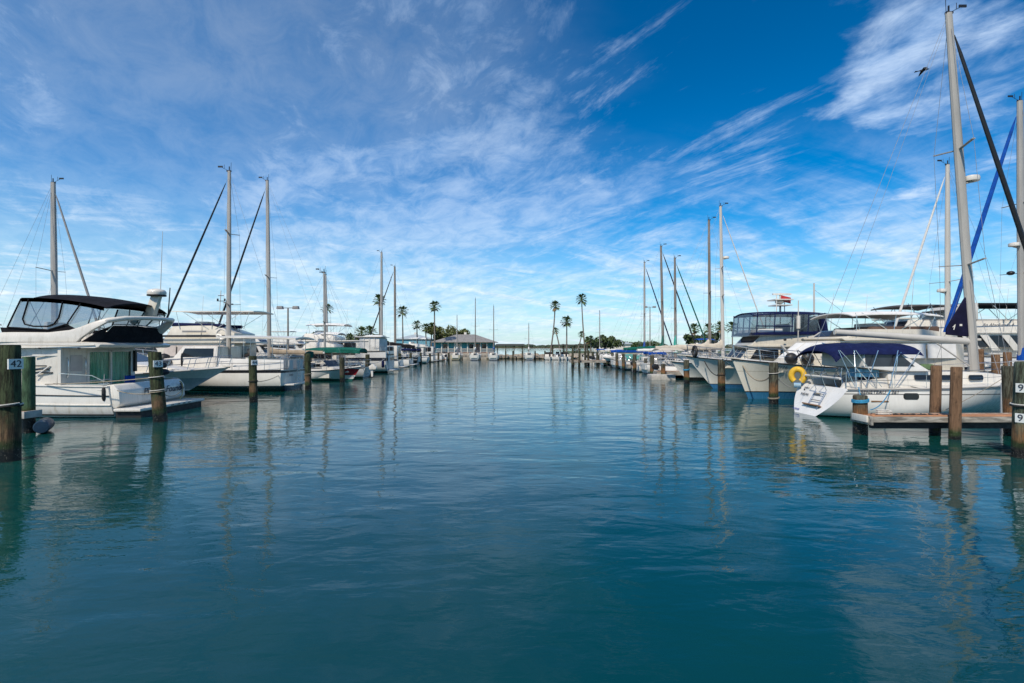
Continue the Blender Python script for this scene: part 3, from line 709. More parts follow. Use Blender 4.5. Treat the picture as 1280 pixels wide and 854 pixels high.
# --------- driven pilings
def piling(x, y, top, r, mat, label, tilt=(0,0), plate=None, rope=None, face=None, cap=None, foot=-1.5, group='mooring pilings along the fairway', n=16):
    t_ = empty('piling', (x, y, 0), 0, label, 'piling', group)
    q = random.Random(int(x*37+y*11)); ph = q.uniform(0, 6); r = r*q.uniform(.92, 1.06)
    if tilt == (0, 0): tilt = (q.uniform(-.028, .028), q.uniform(-.02, .02))
    rings = []
    zs_ = [foot, -.3, 0, .25, .6, 1.0, top*.62, top*.85, top-.03, top]
    for z in zs_:
        k = 1.0 if z < top else .93
        rings.append([(r*k*(1+.035*math.sin(2*a+ph)+.02*math.sin(5*a+z*2))*math.cos(a)*(1.03-.03*z)+tilt[0]*z, r*k*(1+.03*math.sin(2*a+ph))*math.sin(a)*(1.03-.03*z)+tilt[1]*z, z) for a in [2*PI*i/n for i in range(n)]])
    MB().loft(rings).build('post', mat, t_, sharp=50)
    if plate:
        for txt, z, ang in plate:
            a = math.atan2(-y, -x)+ang; nx, ny = math.cos(a), math.sin(a); tx, ty = -ny, nx; c = Vector((nx*(r+.012)+tilt[0]*z, ny*(r+.012)+tilt[1]*z, z))
            pm = MB(); hw, hh = (.10, .11) if len(txt) < 2 else (.15, .12)
            p0 = [c+Vector((tx*i*hw, ty*i*hw, j*hh)) for i, j in ((-1,-1),(1,-1),(1,1),(-1,1))]; nv_ = Vector((nx, ny, 0))*.02
            pm.add(p0+[p-nv_*2.2 for p in p0], [(0,1,2,3),(4,7,6,5),(0,4,5,1),(1,5,6,2),(2,6,7,3),(3,7,4,0)])
            pl_ = pm.build('number_plate', PLATE, t_)
            text('plate_number', txt, .23, INK, pl_, c+Vector((nx, ny, 0))*.006, (tx, ty, 0), (0,0,1), depth=.004)
    if rope:
        for z, mm, k in rope:
            rm = MB(); pts = []
            for i in range(k*16+1):
                a = 2*PI*i/16; pts.append(((r*1.06+.02)*math.cos(a)+tilt[0]*z, (r*1.06+.02)*math.sin(a)+tilt[1]*z, z+.034*i/16+.02*math.sin(a+1)))
            rm.tube(pts, .017, 6); rm.build('rope_wrap', mm, t_)
    if cap: MB().lathe([(r*1.08,0),(r*1.08,.05),(.02,.16)], n, (tilt[0]*top, tilt[1]*top, top-.005)).build('cap', cap, t_)
    return t_
PLATE = paint('number_plate_white', (.68,.70,.68), .5, .08, 6)
# ================================================================== left side
# --- the flybridge cruiser in the foreground, stern to the fairway
CURT = None
m_, t_ = newmat('green_curtain'); oc = t_.objco()
fold = t_.noise(t_.mapping(oc, (0, 9, .15)), 2.2, 3)
t_.out(t_.bsdf(t_.mix(t_.ramp(fold, .38, .62), (.14,.54,.32), (.36,.86,.62)), .7)); CURT = m_
G_MAIN = gel('cruiser_hull', (.76,.735,.68), (.62,.60,.55), (.03,.03,.03), .03, .06, stain=.35)
root = empty('flybridge_cruiser', (-15.1, 21.5, 0), PI, 'large white flybridge cruiser with black canvas top and green curtains, stern to the water', 'motor yacht')
H = Hull(12.6, 4.35, 1.22, 1.38, 2.1, draft=.7, rake=1.7, tr=.28, sw=.93, um=.4, ep=2.4, ks=5.5, kb=1.3)
hull_parts(root, H, G_MAIN, cock=.19, rub=GREYW, rubr=.03, sole=.45, frac=.83)
H.strake(0, .9, .80, .022).build('spray_strake', DARKSTR, root); H.strake(.0, .9, .62, .03, sq=1.2).build('knuckle', WHITE, root)
H.strake(0, .95, .42, .03).build('boot_stripe', DARKSTR, root)
MB().box(-.98, .06, -2.05, 2.05, .24, .36).build('swim_platform', WHITE, root, bevel=.05)
MB().box(-.90, .06, -1.9, 1.9, -.2, .235).build('platform_underside', RUBBER, root)
for yy in (-.9, -.55, -.2, .2): MB().box(-.985, -.97, yy-.09, yy+.09, .28, .315).build('step_vent', DARKSTR, root)
# transom bulge, quarter mouldings and rail
MB().prism([(.02,.36),(-.14,.5),(-.10,1.02),(.10,1.26),(.42,1.26),(.42,.36)], 1.96).build('transom_coaming', WHITE, root, bevel=.07)
text('boat_name', 'PE', .40, INK, root, (-.142, .50, .88), (0,-1,0), (.05,0,1), .2, .004)
text('boat_name', 'Found', .40, INK, root, (-.142, -1.12, .88), (0,-1,0), (.05,0,1), .3, .004)
q = MB(); q.tube([(-.15,-1.66,1.02),(-.15,-1.56,1.09)], .02, 5); q.tube([(-.15,-1.60,1.06),(-.15,-1.68,.84)], .02, 5); q.tube([(-.15,-1.75,.84),(-.15,-1.63,.82)], .018, 5); q.build('name_flourish', INK, root)
H.strake(0, .16, 1.03, .02).build('cockpit_rail', STEEL, root)
# aft bulkhead and sliding door
bx = 2.15
bk = MB(); bk.box(bx, bx+.12, .72, 1.93, .45, 2.66); bk.box(bx, bx+.12, -1.93, -1.72, .45, 2.66); bk.box(bx, bx+.12, -1.72, .72, 2.56, 2.66)
bk = bk.build('aft_bulkhead', WHITE, root)
dr = MB(); 
for ya, yb in ((.62,.74), (-.56,-.48), (-1.74,-1.64)): dr.box(bx-.03, bx+.05, ya, yb, .45, 2.57)
dr.box(bx-.03, bx+.05, -1.64, .62, 2.5, 2.57); dr.box(bx-.03, bx+.05, -1.64, .62, .45, .55); dr.box(bx-.02, bx+.04, -.48, .62, 1.30, 1.35)
dr = dr.build('sliding_door', WHITE, root)
MB().sheet(lambda u, v_: (bx+.085+.022*math.sin(u*78)+.01*math.sin(u*41), lerp(.70, -1.74, u), lerp(.48, 2.56, v_)), 120, 1, .004).build('curtain', CURT, root, norm=False)
gp = MB(); gp.add([(bx+.02,.62,.5),(bx+.02,-1.64,.5),(bx+.02,-1.64,2.5),(bx+.02,.62,2.5)], [(0,1,2,3)]); gp.build('glass', clear('door_glass', (.94,.98,.96), .08, .03), dr, norm=False)
MB().box(bx-.02, bx+.01, .95, 1.5, 1.75, 2.38).build('locker_door', paint('locker_pink_grey', (.52,.47,.44), .5), root, bevel=.015)
MB().tube([(bx-.02,.86,1.55),(bx-.07,.86,1.62),(bx-.07,.86,2.2),(bx-.02,.86,2.28)], .018, 6).build('grab_handle', STEEL, root)
MB().tube([(bx-.02,1.68,1.5),(bx-.07,1.68,1.6),(bx-.07,1.68,2.2),(bx-.02,1.68,2.3)], .018, 6).build('grab_handle', STEEL, root)
MB().box(bx-.12, bx-.01, -1.9, -1.8, 1.6, 2.55).build('door_post', DARKSTR, root)
# deckhouse flank with three dark louvres
wf = lambda xx, z: min(H.hb(xx/H.L)-.20, 1.95)-.08*(z-1.3)
hs_ = MB().prism([(bx+.16,1.1),(bx+.16,2.66),(8.6,2.66),(10.6,1.6),(10.8,1.2)], wf).build('deckhouse', WHITE, root, bevel=.02)
for k, (xa, xb) in enumerate(((2.75,4.0),(2.65,3.65),(2.5,3.2))):
    z = 1.98-.13*k; MB().panel([(xa,z-.022),(xa,z+.022),(xb,z+.022),(xb,z-.022)], wf, .01).build('louvre', DARKSTR, hs_)
MB().panel([(2.6,1.98),(2.66,1.98),(3.2,1.55),(3.14,1.55)], wf, .012).build('louvre_brace', GREYW, hs_)
MB().panel([(4.6,1.75),(4.9,2.4),(8.1,2.4),(9.0,1.75)], wf).build('window', GLASS, hs_)
MB().panel([(2.35,2.36),(2.35,2.42),(3.3,2.42),(3.3,2.36)], wf, .006).build('side_lettering', GREYW, hs_)
# flybridge
MB().prism([(.62,2.70),(.55,2.80),(.8,2.88),(9.0,2.90),(9.4,2.8),(8.8,2.665),(.8,2.664)], lambda xx, z: min(2.06, H.hb(min(.97, xx/H.L))-.02)).build('flybridge_deck', WHITE, root, bevel=.035)
for sg, nm in ((1,'a'),(-1,'b')):
    wv = MB(); poly = [(1.58,2.885),(8.8,2.885),(7.2,3.14),(5.2,3.26),(4.0,3.28),(2.7,3.27),(1.9,3.36),(1.2,3.58),(.6,3.76),(.5,3.66),(1.05,3.34),(1.42,3.05)]
    ym = 1.93*sg; wv.add([(x_, ym-(z-2.885)*.16*sg, z) for x_, z in poly]+[(x_, ym-.16*sg-(z-2.885)*.16*sg, z) for x_, z in poly],
        [tuple(range(12)), tuple(range(12,24))[::-1]]+[(i,(i+1)%12,12+(i+1)%12,12+i) for i in range(12)]); wv.build('coaming_wing', WHITE, root, bevel=.05)
MB().prism([(6.9,2.885),(8.9,2.885),(7.3,3.24),(6.9,3.24)], 1.74).build('bridge_front', WHITE, root, bevel=.05)
tb = [Vector(p) for p in ((1.5,1.74,3.46),(1.05,1.70,3.60),(.62,1.58,3.74),(.25,1.2,3.84),(.08,.3,3.90),(.02,-.6,3.92),(.12,-1.4,3.90),(.55,-1.74,3.72),(1.1,-1.84,3.3),(1.45,-1.88,2.95))]
MB().tube(tb, [.05,.10,.13,.12,.10,.10,.12,.20,.22,.20], 12, sq=.8).build('radar_arch', WHITE, root, sharp=80)
cv = MB(); ft = [(1.35,1.93,2.90),(.95,1.50,3.36),(.88,1.0,3.56),(.92,-.2,3.60),(.9,-1.5,3.55),(.82,-1.82,3.30),(.80,-1.86,2.89)]
cv.add(ft+[(x_+.04,y_,z_) for x_,y_,z_ in ft], [tuple(range(7)), tuple(range(7,14))[::-1]]+[(i,(i+1)%7,7+(i+1)%7,7+i) for i in range(7)]); cv.build('aft_canvas', BLACKC, root)
for sg in (1,-1): MB().slab([(4.5,3.2),(4.6,3.46),(3.9,3.44),(2.75,3.36),(2.0,3.56),(1.5,3.3),(2.6,3.18)], sg*1.80, sg*1.76).build('side_canvas', BLACKC, root)
MB().tube([(.82,1.4,3.32),(.88,.98,3.60),(.92,-.2,3.64),(.9,-1.5,3.59),(.84,-1.84,3.30)], .025, 6).build('aft_rail', STEEL, root)
# cloth top with clear curtains
TX0, TX1, TZ = .55, 3.85, 4.66
def top_f(u, v_):
    k = 2*v_-1; x_ = lerp(TX0, TX1, u)
    return (x_-.25*(1-abs(k))*(1-u), 1.72*k, TZ-.38*(1-u)**2.2+.22*(1-k*k)-.12*max(0,u-.85)/.15-.05*abs(k)**6)
MB().sheet(top_f, 14, 12, .05).build('bimini', BLACKC, root, sharp=60)
vz = MB()
for sg in (1,-1): 
    vz.sheet(lambda u, v_: (lerp(TX0+.1, TX1, u), sg*(1.725+.004), TZ-.38*(1-lerp(.03,1,u))**2.2-.14*v_-.05), 10, 1, .012)
vz.build('bimini_valance', BLACKC, root)
wl = lambda u: TZ-.38*(1-u)**2.2
pn = MB()
for sg in (1,-1):
    pn.add([(TX1+.0, sg*1.71, wl(1)-.1), (TX1+.45, sg*1.79, 3.46), (2.75, sg*1.79, 3.36), (1.95, sg*1.78, 3.56), (.9, sg*1.72, 3.85), (TX0+.15, sg*1.71, wl(.05)-.1)], [(0,1,2,3,4,5)])
pn.add([(TX1,1.7,wl(1)-.1),(TX1,-1.7,wl(1)-.1),(TX1+.45,-1.75,3.3),(TX1+.45,1.75,3.3)], [(0,1,2,3)])
pn.build('clear_panels', VINYLH, root, norm=False)
pn = MB(); pn.add([(TX0-.05,-1.65,wl(.02)-.12),(TX0-.05,1.2,wl(.02)-.1),(.86,1.0,3.60),(.9,-1.5,3.59)], [(0,1,2,3)]); pn.build('clear_panels', VINYLH, root, norm=False)
fr = []
for sg in (1,-1):
    fr += [[(TX1,sg*1.73,wl(1)-.08),(TX1+.45,sg*1.82,3.46)], [(TX1+.45,sg*1.82,3.46),(3.9,sg*1.83,3.44),(2.75,sg*1.82,3.36),(1.95,sg*1.83,3.60)],
           [(3.55,sg*1.74,wl(.85)-.1),(3.74,sg*1.79,3.78),(3.64,sg*1.81,3.58),(3.3,sg*1.82,3.50),(2.75,sg*1.82,3.50),(2.5,sg*1.82,3.60),(2.34,sg*1.79,3.85),(2.24,sg*1.74,wl(.47)-.1)],
           [(1.55,sg*1.74,wl(.3)-.1),(1.98,sg*1.83,3.62)]]
for l_ in fr: MB().tube(l_, .028, 6).build('panel_frame', BLACKC, root)
for l_ in ([(TX0+.05,-1.68,wl(0)-.1),(.9,-1.7,3.4)],[(TX0-.05,-.3,wl(0)-.05),(.92,-.2,3.62)],[(TX0-.02,1.2,wl(0)-.1),(.9,1.0,3.58)],[(TX0,-1.2,wl(0)-.1),(.92,-.9,3.6)]): MB().tube(l_, .028, 6).build('panel_frame', BLACKC, root)
frame_mb([[(3.9,sg*1.55,3.2),(3.0,sg*1.6,4.6)] for sg in (1,-1)]+[[(3.1,sg*1.55,3.2),(3.7,sg*1.6,4.6)] for sg in (1,-1)], .016).build('top_frame', STEEL, root)
MB().prism([(4.0,2.9),(4.0,3.75),(4.15,3.75),(4.2,3.4),(4.7,3.4),(4.7,2.9)], .45).build('helm_seat', WHITEC, root, bevel=.06); MB().box(2.0,3.4,-1.6,-.9,2.9,3.3).build('bridge_seat', WHITEC, root, bevel=.07); MB().box(2.2,4.6,.9,1.5,2.9,3.22).build('bridge_seat', WHITEC, root, bevel=.07)
# radar on its mast, aerials
MB().loft([[(x_+.55-dz*.33, y_*k-.62, 4.0+dz) for x_, y_ in ((-.2,-.12),(.2,-.12),(.2,.12),(-.2,.12))] for dz, k in ((0,1.2),(.9,.8))]).build('radar_pedestal', CREAM, root, bevel=.04)
rd = MB(); rd.lathe([(.1,-.03),(.34,0),(.36,.1),(.36,.16),(.30,.24),(.1,.29),(.02,.30)], 20, (.25,-.62,4.93)); rd.build('radar_dome', WHITE, root, sharp=60)
MB().lathe([(.35,0),(.37,.03),(.35,.06)], 20, (.25,-.62,4.90)).build('radar_base', RUBBER, root)
MB().tube([(.25,-1.35,4.05),(.18,-1.38,5.35)], [.03,.022], 6).build('aerial', DARKSTR, root)
MB().tube([(1.0,-1.85,3.3),(.9,-1.95,8.0)], [.022,.010], 6).build('whip_aerial', ALUW, root)
MB().lathe([(.02,-.14),(.13,-.1),(.16,0),(.12,.1),(.02,.14)], 12, (.95,-.25,3.80)).build('searchlight', WHITE, root, sharp=70)
for z_ in (1.05,): MB().panel([(.5,z_),(.5,z_+.012),(9,z_+.2),(9,z_+.188)], lambda x_, z: H.hb(min(.97,x_/H.L))-.0, .004).build('hull_seam', GREYW, root)
for x_ in (.55, 3.4): 
    for sg in (1,-1): MB().beam((x_-.14,sg*(H.hb(x_/H.L)-.14),H.zs(x_/H.L)+.07),(x_+.14,sg*(H.hb(x_/H.L)-.14),H.zs(x_/H.L)+.07), .035, .035).build('cleat', STEEL, root)
MB().tube([(.3,1.93,1.30),(.9,2.0,1.62),(2.1,2.05,1.70)], .018, 6).build('cockpit_handrail', STEEL, root)
MB().tube([(.75,2.065,2.78),(5,2.065,2.80)], .02, 6).build('eave_trim', GREYW, root)
for x_ in (1.4, 2.9): MB().ell((x_,2.0,2.655),(.07,.04,.03),8,5).build('eave_light', DARKSTR, root)
# cockpit things
ch = empty('folding_chair', (-16.5, 22.35, .46), rad(80), 'blue folding chair in the cockpit before the green curtains', 'chair')
MB().box(-.25,.25,-.22,.22,.44,.47).build('seat', BLUEC, ch, bevel=.01); MB().box(-.25,.25,.20,.23,.66,1.0).build('backrest', BLUEC, ch, bevel=.01)
frame_mb([[(sx*.25,-.22,0),(sx*.25,.21,.62),(sx*.25,.22,1.02)] for sx in (1,-1)]+[[(sx*.25,.24,0),(sx*.25,-.2,.46)] for sx in (1,-1)], .014).build('frame', ALU, ch)
gr = empty('barbecue_grill', (-15.72, 23.05, .46), 0, 'black round grill standing in the cockpit corner beside the sliding door', 'grill')
MB().ell((0,0,1.12),(.27,.27,.15),14,8).build('kettle', DARKSTR, gr); MB().tube([(0,0,0),(0,0,1.0)], .045, 8).build('post', DARKSTR, gr); MB().box(-.10,.10,-.45,-.22,1.08,1.13).build('side_shelf', DARKSTR, gr)
MB().ell((.05,.0,1.42),(.13,.13,.13),12,8).build('gauge', DARKSTR, gr)
fe = fender((-15.52, 19.47, .92), 'small black fender hanging on the near quarter of the black topped cruiser', RUBBER, .07, .5)
o = MB().tube([(-14.96+.03*math.sin(a), 23.2+.42*math.cos(a)*.6-.2, .75+.42*math.sin(a)) for a in [PI*1.1*i/12-1.9 for i in range(13)]], .03, 6).build('shore_hose', paint('yellow_hose', (.55,.42,.20), .6)); tag(o, 'yellowish shore hose looped on the far corner of the stern lettered Found', 'hose')

# --- express cruiser, bow to the fairway
G_EXP = gel('express_hull_grey_blue', (.42,.46,.50), (.72,.72,.70), (.012,.012,.014), .33, .41, line=(.72,.71,.68), lz=(1.02, 3), stain=.12)
root = empty('express_cruiser', (-27.3, 28.0, 0), 0, 'low white express cruiser with grey blue topsides, bow pointing out over the fairway', 'motor yacht')
H = Hull(11.9, 3.9, 1.05, 1.2, 1.62, draft=.6, rake=3.3, tr=-.2, sw=.9, um=.35, ep=2.2, ks=5, kb=1.3)
hull_parts(root, H, G_EXP, cock=.30, rub=GREYW, rubr=.03, frac=.86)
wf = lambda xx, z: min(H.hb(min(1, xx/H.L))*.74, 1.6)*(1-.25*max(0,z-1.3))
MB().prism([(3.4,1.1),(3.4,1.95),(4.6,2.35),(5.4,2.3),(7.6,1.78),(9.9,1.5),(10.0,1.3)], wf).build('cabin_top', WHITE, root, bevel=.08)
MB().face((7.2,1.84),(5.2,2.62), -1.25, 1.25, .02, .03).build('windscreen', SMOKE, root)
MB().box(7.9,8.5,-.3,.3,1.70,1.78).build('hatch', SMOKE, root, bevel=.02)
H.rail(.40, .992, .62, 9, rows=2, r=.018, close=True, rake=.3).build('bow_rail', STEEL, root)
MB().panel([(8.2,1.30),(8.2,1.36),(8.9,1.37),(8.9,1.31)], lambda x_, z: H.hb(x_/H.L)*.99, .03).build('rail_pad', RUBBER, root)
MB().beam((11.3,0,1.62),(12.15,0,1.66), .3, .07).build('anchor_pulpit', WHITE, root, bevel=.02)
bimini_mb(1.2,4.2,1.5,3.0,.15).build('bimini', WHITEC, root)
frame_mb([[(a,sg*1.45,3.0),(2.6,sg*1.7,1.2)] for a in (1.3,2.7,4.0) for sg in (1,-1)], .018).build('bimini_frame', STEEL, root)
fender((-18.25, 26.35, 1.95), 'black fender tied upright on the bow rail of the grey blue express cruiser', RUBBER, .17, .66, 'black fenders on the left bows', line=.12)
fender((-17.25, 26.75, 2.02), 'slim dark fender stick on the rail just right of the fat black fender', DARKSTR, .05, .6, 'black fenders on the left bows', line=.05)

# --- motor sailer with rounded stern, hard awning and mast
G_MS = gel('motorsailer_hull', (.74,.72,.66), (.01,.03,.045), (.008,.02,.025), .28, .36, line=(.02,.02,.025), lz=(1.14, 1.27), stain=.25)
root = empty('motorsailer', (-13.9, 32.6, 0), PI, 'white motorsailer with rounded stern, boarding ladder and long flat awning', 'sailboat')
H = Hull(11.4, 3.9, 1.32, 1.30, 1.85, draft=.6, rake=1.6, tr=-.12, sw=.92, um=.4, ep=2.0, ks=4, kb=1.0)
H.shell().build('hull', G_MS, root, sharp=50)
sr = MB(); rows = []
for i in range(9):
    v_ = (i/8)**.9; x_, y_, z_ = H.pt(0, v_); rows.append([(x_-.22*math.cos(a)*(.3+.7*v_)+.0, y_*math.sin(a), z_) for a in [PI/2-PI*k/10 for k in range(11)]])
sr.loft(rows, closed=False, cap=False); sr.build('rounded_stern', G_MS, root, sharp=70)
H.well(0, .36, .80, .7).build('cockpit', DECK, root, sharp=25); H.deck(.36, 1).build('deck', DECK, root)
ds = MB(); ds.prism([(-.62,.36),(-.62,.46),(.2,.46),(.2,.36)], lambda x_, z: 1.6 if x_ > 0 else 1.4); ds.build('stern_step', WHITE, root, bevel=.03)
cb = MB(); rows = []
for sg in (1,-1): cb.slab([(.0,1.30),(.0,1.92),(4.0,2.02),(4.0,1.30)], sg*1.44, sg*1.38)
cb.build('cockpit_dodger', WHITEC, root, bevel=.02)
MB().slab([(-.16,1.32),(-.16,1.9),(-.13,1.9),(-.13,1.32)], -.15, -1.05).build('stern_cloth', WHITEC, root); MB().slab([(-.16,1.32),(-.16,1.9),(-.13,1.9),(-.13,1.32)], .45, 1.05).build('stern_cloth', WHITEC, root)
H.strake(0, 1, 1.0, .035).build('rub_rail', RUBBER, root)
for zz in (1.75, 2.08): H.rail(.005, .34, zz-1.3, 5, rows=1, r=.015).build('stern_rail', STEEL, root)
la = MB()
for sg in (.28, -.14): la.tube([(-.32,sg,2.05),(-.34,sg,1.2),(-.32,sg,.45)], .02, 6)
for k in range(6): la.tube([(-.33,.28,.5+.25*k),(-.33,-.14,.5+.25*k)], .017, 5)
la.build('boarding_ladder', STEEL, root)
text('boat_name', 'ISLAND', .17, INK, root, (-.262,.95,.98), (0,-1,.0), (0,0,1), .1, .003); 
root_ms = root
MB().sheet(lambda u, v_: (lerp(-.75, 4.1, u), 1.5*(2*v_-1), 3.28+.10*(1-(2*v_-1)**2)+.08*u-.04*(2*u-1)**6), 8, 8, .09).build('awning', WHITE, root, sharp=50)
frame_mb([[(a,sg*1.42,3.3),(a+.05,sg*1.4,1.4)] for a in (-.2,2.0,3.9) for sg in (1,-1)]+[[(-.3,sg*1.42,3.2),(3.9,sg*1.42,3.3)] for sg in (1,-1)], .022).build('awning_frame', STEEL, root)
wf = lambda xx, z: H.hb(xx/H.L)*.72-.12*(z-1.6)
hs_ = MB().prism([(4.1,1.3),(4.1,2.75),(6.3,2.75),(6.9,2.05),(9.2,1.85),(9.4,1.5)], wf).build('pilothouse', WHITE, root, bevel=.05)
MB().panel([(4.35,2.1),(4.35,2.62),(6.15,2.62),(6.4,2.1)], wf).build('window', GLASS, hs_); MB().panel([(7.0,1.68),(7.0,1.9),(8.8,1.80),(8.8,1.66)], wf).build('window', GLASS, hs_)
rig(root, H, 4.15, 13.9, -.05, zdeck=1.0, mat=ALU, r=.11, spr=(.34,.69), sw=.95, jib=DARKSTR, bowx=9.2, boom=None, jibr=.06)
ou = empty('outboard_motor', (-13.05, 33.0, 2.0), PI, 'dark green hooded outboard motor clamped on the stern rail under the long awning', 'outboard motor')
MB().prism([(-.2,.0),(-.24,.38),(.0,.46),(.22,.36),(.18,0)], .16).build('cowl', GREENC, ou, bevel=.06); MB().box(-.05,.05,-.05,.05,-.9,.0).build('leg', DARKSTR, ou, bevel=.01)
fender((-21.6, 31.8, 1.95), 'black tyre like fender hung on the rail below the flybridge trawler', RUBBER, .30, .62, 'black fenders on the left bows', line=.12)
fender((-21.65, 31.75, 1.35), 'dark fender hung under another one between the two left bows', RUBBER, .27, .5, 'black fenders on the left bows', line=.2)

# --- flybridge trawler with hardtop behind them
root, H = motoryacht(-18.3, 38.4, PI, 'cream flybridge trawler with white hardtop on poles, black band round the bridge', L=12.2, B=4.2, fb=(1.3,1.4,2.1), hm=gel('trawler_hull', (.72,.70,.64), (.02,.02,.025), (.05,.03,.03)), house=(.14,.63), hz=2.98, flyh=1.15, flyx=(.14,.52), top=WHITE, topz=5.3, topx=(.3, 6.2), mat=CREAM, winmat=paint('tan_window_cover', (.50,.44,.40), .8, .1), name='trawler', cat='trawler', raked=.7, arch=False)
wfx = lambda xx, z: 1.78
MB().panel([(1.8,3.42),(1.8,3.56),(7.0,3.56),(7.0,3.42)], wfx, .01).build('bridge_band', DARKSTR, root)
MB().panel([(3.6,3.75),(3.6,3.88),(5.3,3.88),(5.3,3.75)], lambda x_, z: 1.76, .01).build('bridge_vent', GREYINK, root)
MB().tube([(2.6,1.2,4.25),(6.5,1.4,4.35)], .13, 8).build('rolled_canvas', NAVYC, root); MB().tube([(2.6,-1.2,4.25),(6.5,-1.4,4.35)], .13, 8).build('rolled_canvas', NAVYC, root)
lr = MB(); lr.tube([(2.35, 1.96, 3.5+.0)]+[(2.35+.36*math.cos(a), 1.97, 3.62+.36*math.sin(a)) for a in [2*PI*k/18 for k in range(19)]], .075, 8); o = bpy.data.objects
lbo = lr.build('life_ring', WHITE); lbo.location = (-18.3, 38.4, 0); lbo.rotation_euler = (0,0,PI); tag(lbo, 'white life ring hung on the side of the cream trawler bridge', 'life ring')
MB().tube([(3.4,.4,5.3),(3.3,.4,6.9)], .03, 6).build('antenna_mast', ALUW, root); an = MB(); an.box(3.0,3.6,.37,.43,6.1,6.14); an.box(3.1,3.5,.37,.43,6.5,6.54); an.box(2.98,3.06,.35,.45,6.14,6.3); an.box(3.5,3.58,.35,.45,6.14,6.3); an.build('antenna_bar', DARKSTR, root)
# big funnel shaped dodger abaft the bridge, in grey canvas
sailboat(-14.0, 43.4, PI, 'white sloop with dark furled headsail, mast standing right of the motorsailer mast', L=12.0, B=3.7, top=16.8, xm=6.55, rake=.2, rigkw=dict(spr=(.36,.66) if 0 else (.47,), r=.135, mat=ALU, jib=DARKSTR, jibr=.075, boom=ALUW, boomlen=4.6, cover=TANC, sw=1.1), dodger=TANC)
# --- small sloop with green awning
sailboat(-12.6, 45.2, PI, 'small weathered sloop with green awning, squat stern between two pilings', L=8.2, B=2.9, fb=(.95,.9,1.2), hm=gel('grey_sloop_hull', (.50,.50,.48), (.02,.02,.02), (.03,.04,.03)), top=9.3, xm=3.9, rake=.1, rigkw=dict(r=.075, mat=ALU, spr=(.45,), boom=ALU, boomlen=2.6, jib=None), bim=(GREENC, .5, 5.3, 2.55, .28), tr=-.5, sw=.8)
ot = empty('outboard_motor', (-12.35, 44.4, .75), PI, 'white outboard motor tilted on the stern of the green awning sloop', 'outboard motor'); MB().prism([(-.55,.0),(-.65,.2),(-.3,.5),(.05,.3),(.0,.0)], .16).build('cowl', WHITE, ot, bevel=.06); MB().prism([(-.3,-.6),(-.3,.02),(-.1,.02),(-.15,-.6)], .05).build('leg', GREYW, ot)
# --- red and white runabout nose
RH = gel('runabout_hull', (.72,.71,.69), (.02,.12,.10), (.02,.10,.09), .10, .16, line=(.36,.02,.03), lz=(.46,.98), linex=4.7)
small_boat(-17.8, 42.4, rad(-16), 'white runabout with a broad red panel on its rounded bow', L=6.0, B=2.4, hm=RH, console=False, cuddy=True, fb=(.8,.8,1.15), name='runabout', cat='runabout')
# --- stern-on yacht with white curtained aft deck
root, H = motoryacht(-13.0, 55.0, PI, 'boxy white motor yacht with white curtained aft deck, dark band round its stern', L=13.0, B=4.2, fb=(2.3,2.25,2.6), hm=gel('aftcabin_hull', (.64,.63,.60), (.04,.02,.02), (.03,.02,.02), .12, .2, line=(.015,.02,.03), lz=(1.26,1.60)), house=(.22,.72), hz=3.3, fly=True, flyh=.7, flyx=(.42,.68), top=WHITEC, topz=5.1, topx=(4.6,8.6), name='motor_yacht', cock=.12)
MB().prism([(.8,2.3),(.8,3.66),(1.3,3.72),(2.9,3.72),(2.9,2.3)], lambda x_, z: 1.80-.05*(z-1.7)).build('aft_curtains', paint('greyed_white_canvas', (.60,.59,.56), .85, .14, 1.6, bump=.5, bscale=5), root, bevel=.08)
MB().prism([(.6,3.73),(.6,3.81),(3.3,3.85),(3.3,3.735)], 1.88).build('aft_hardtop', WHITE, root, bevel=.03)
for k in range(3): MB().box(1.25+.55*k,1.27+.55*k,1.76,1.815,2.35,3.66).build('curtain_seam', GREYW, root)
for k in range(3):
    MB().box(-.02,.02,-1.4+1.0*k,-.75+1.0*k,1.85,1.98).build('vent', DARKSTR, root)
# the left foreground: finger pier stub and float
o = empty('finger_pier', (-16.0, 16.0, 0), 0, 'white edged finger pier end at the left, beside the green post', 'pier')
MB().box(-6.0,1.0,-.25,.25,.58,.70).build('deck', PLANK, o, bevel=.01); MB().box(-6.0,1.04,-.30,-.252,.50,.72).build('fascia', CONC, o, bevel=.01); MB().box(1.002,1.05,-.25,.30,.50,.72).build('end_board', CONC, o, bevel=.01)
fl = MB().lathe([(.02,-.75),(.22,-.74),(.26,-.6),(.26,.6),(.22,.74),(.02,.75)], 14).build('blue_float', paint('blue_plastic', (.008,.03,.06), .45, .25, 5)); fl.scale = (.8,.8,.72); fl.location = (-14.85, 16.25, .22); fl.rotation_euler = (rad(90), rad(28), rad(35)); tag(fl, 'dark blue barrel float tilted at the end of the left finger pier', 'float')

fender((-13.3, 52.75, .95), 'dark blue fender on the flank of the boxy white yacht, nearer its stern', NAVYC, .15, .7, 'fenders on the boxy white yacht', line=.4)
fender((-14.9, 52.72, 1.0), 'dark blue fender on the flank of the boxy white yacht, farther from its stern', NAVYC, .15, .7, 'fenders on the boxy white yacht', line=.4)
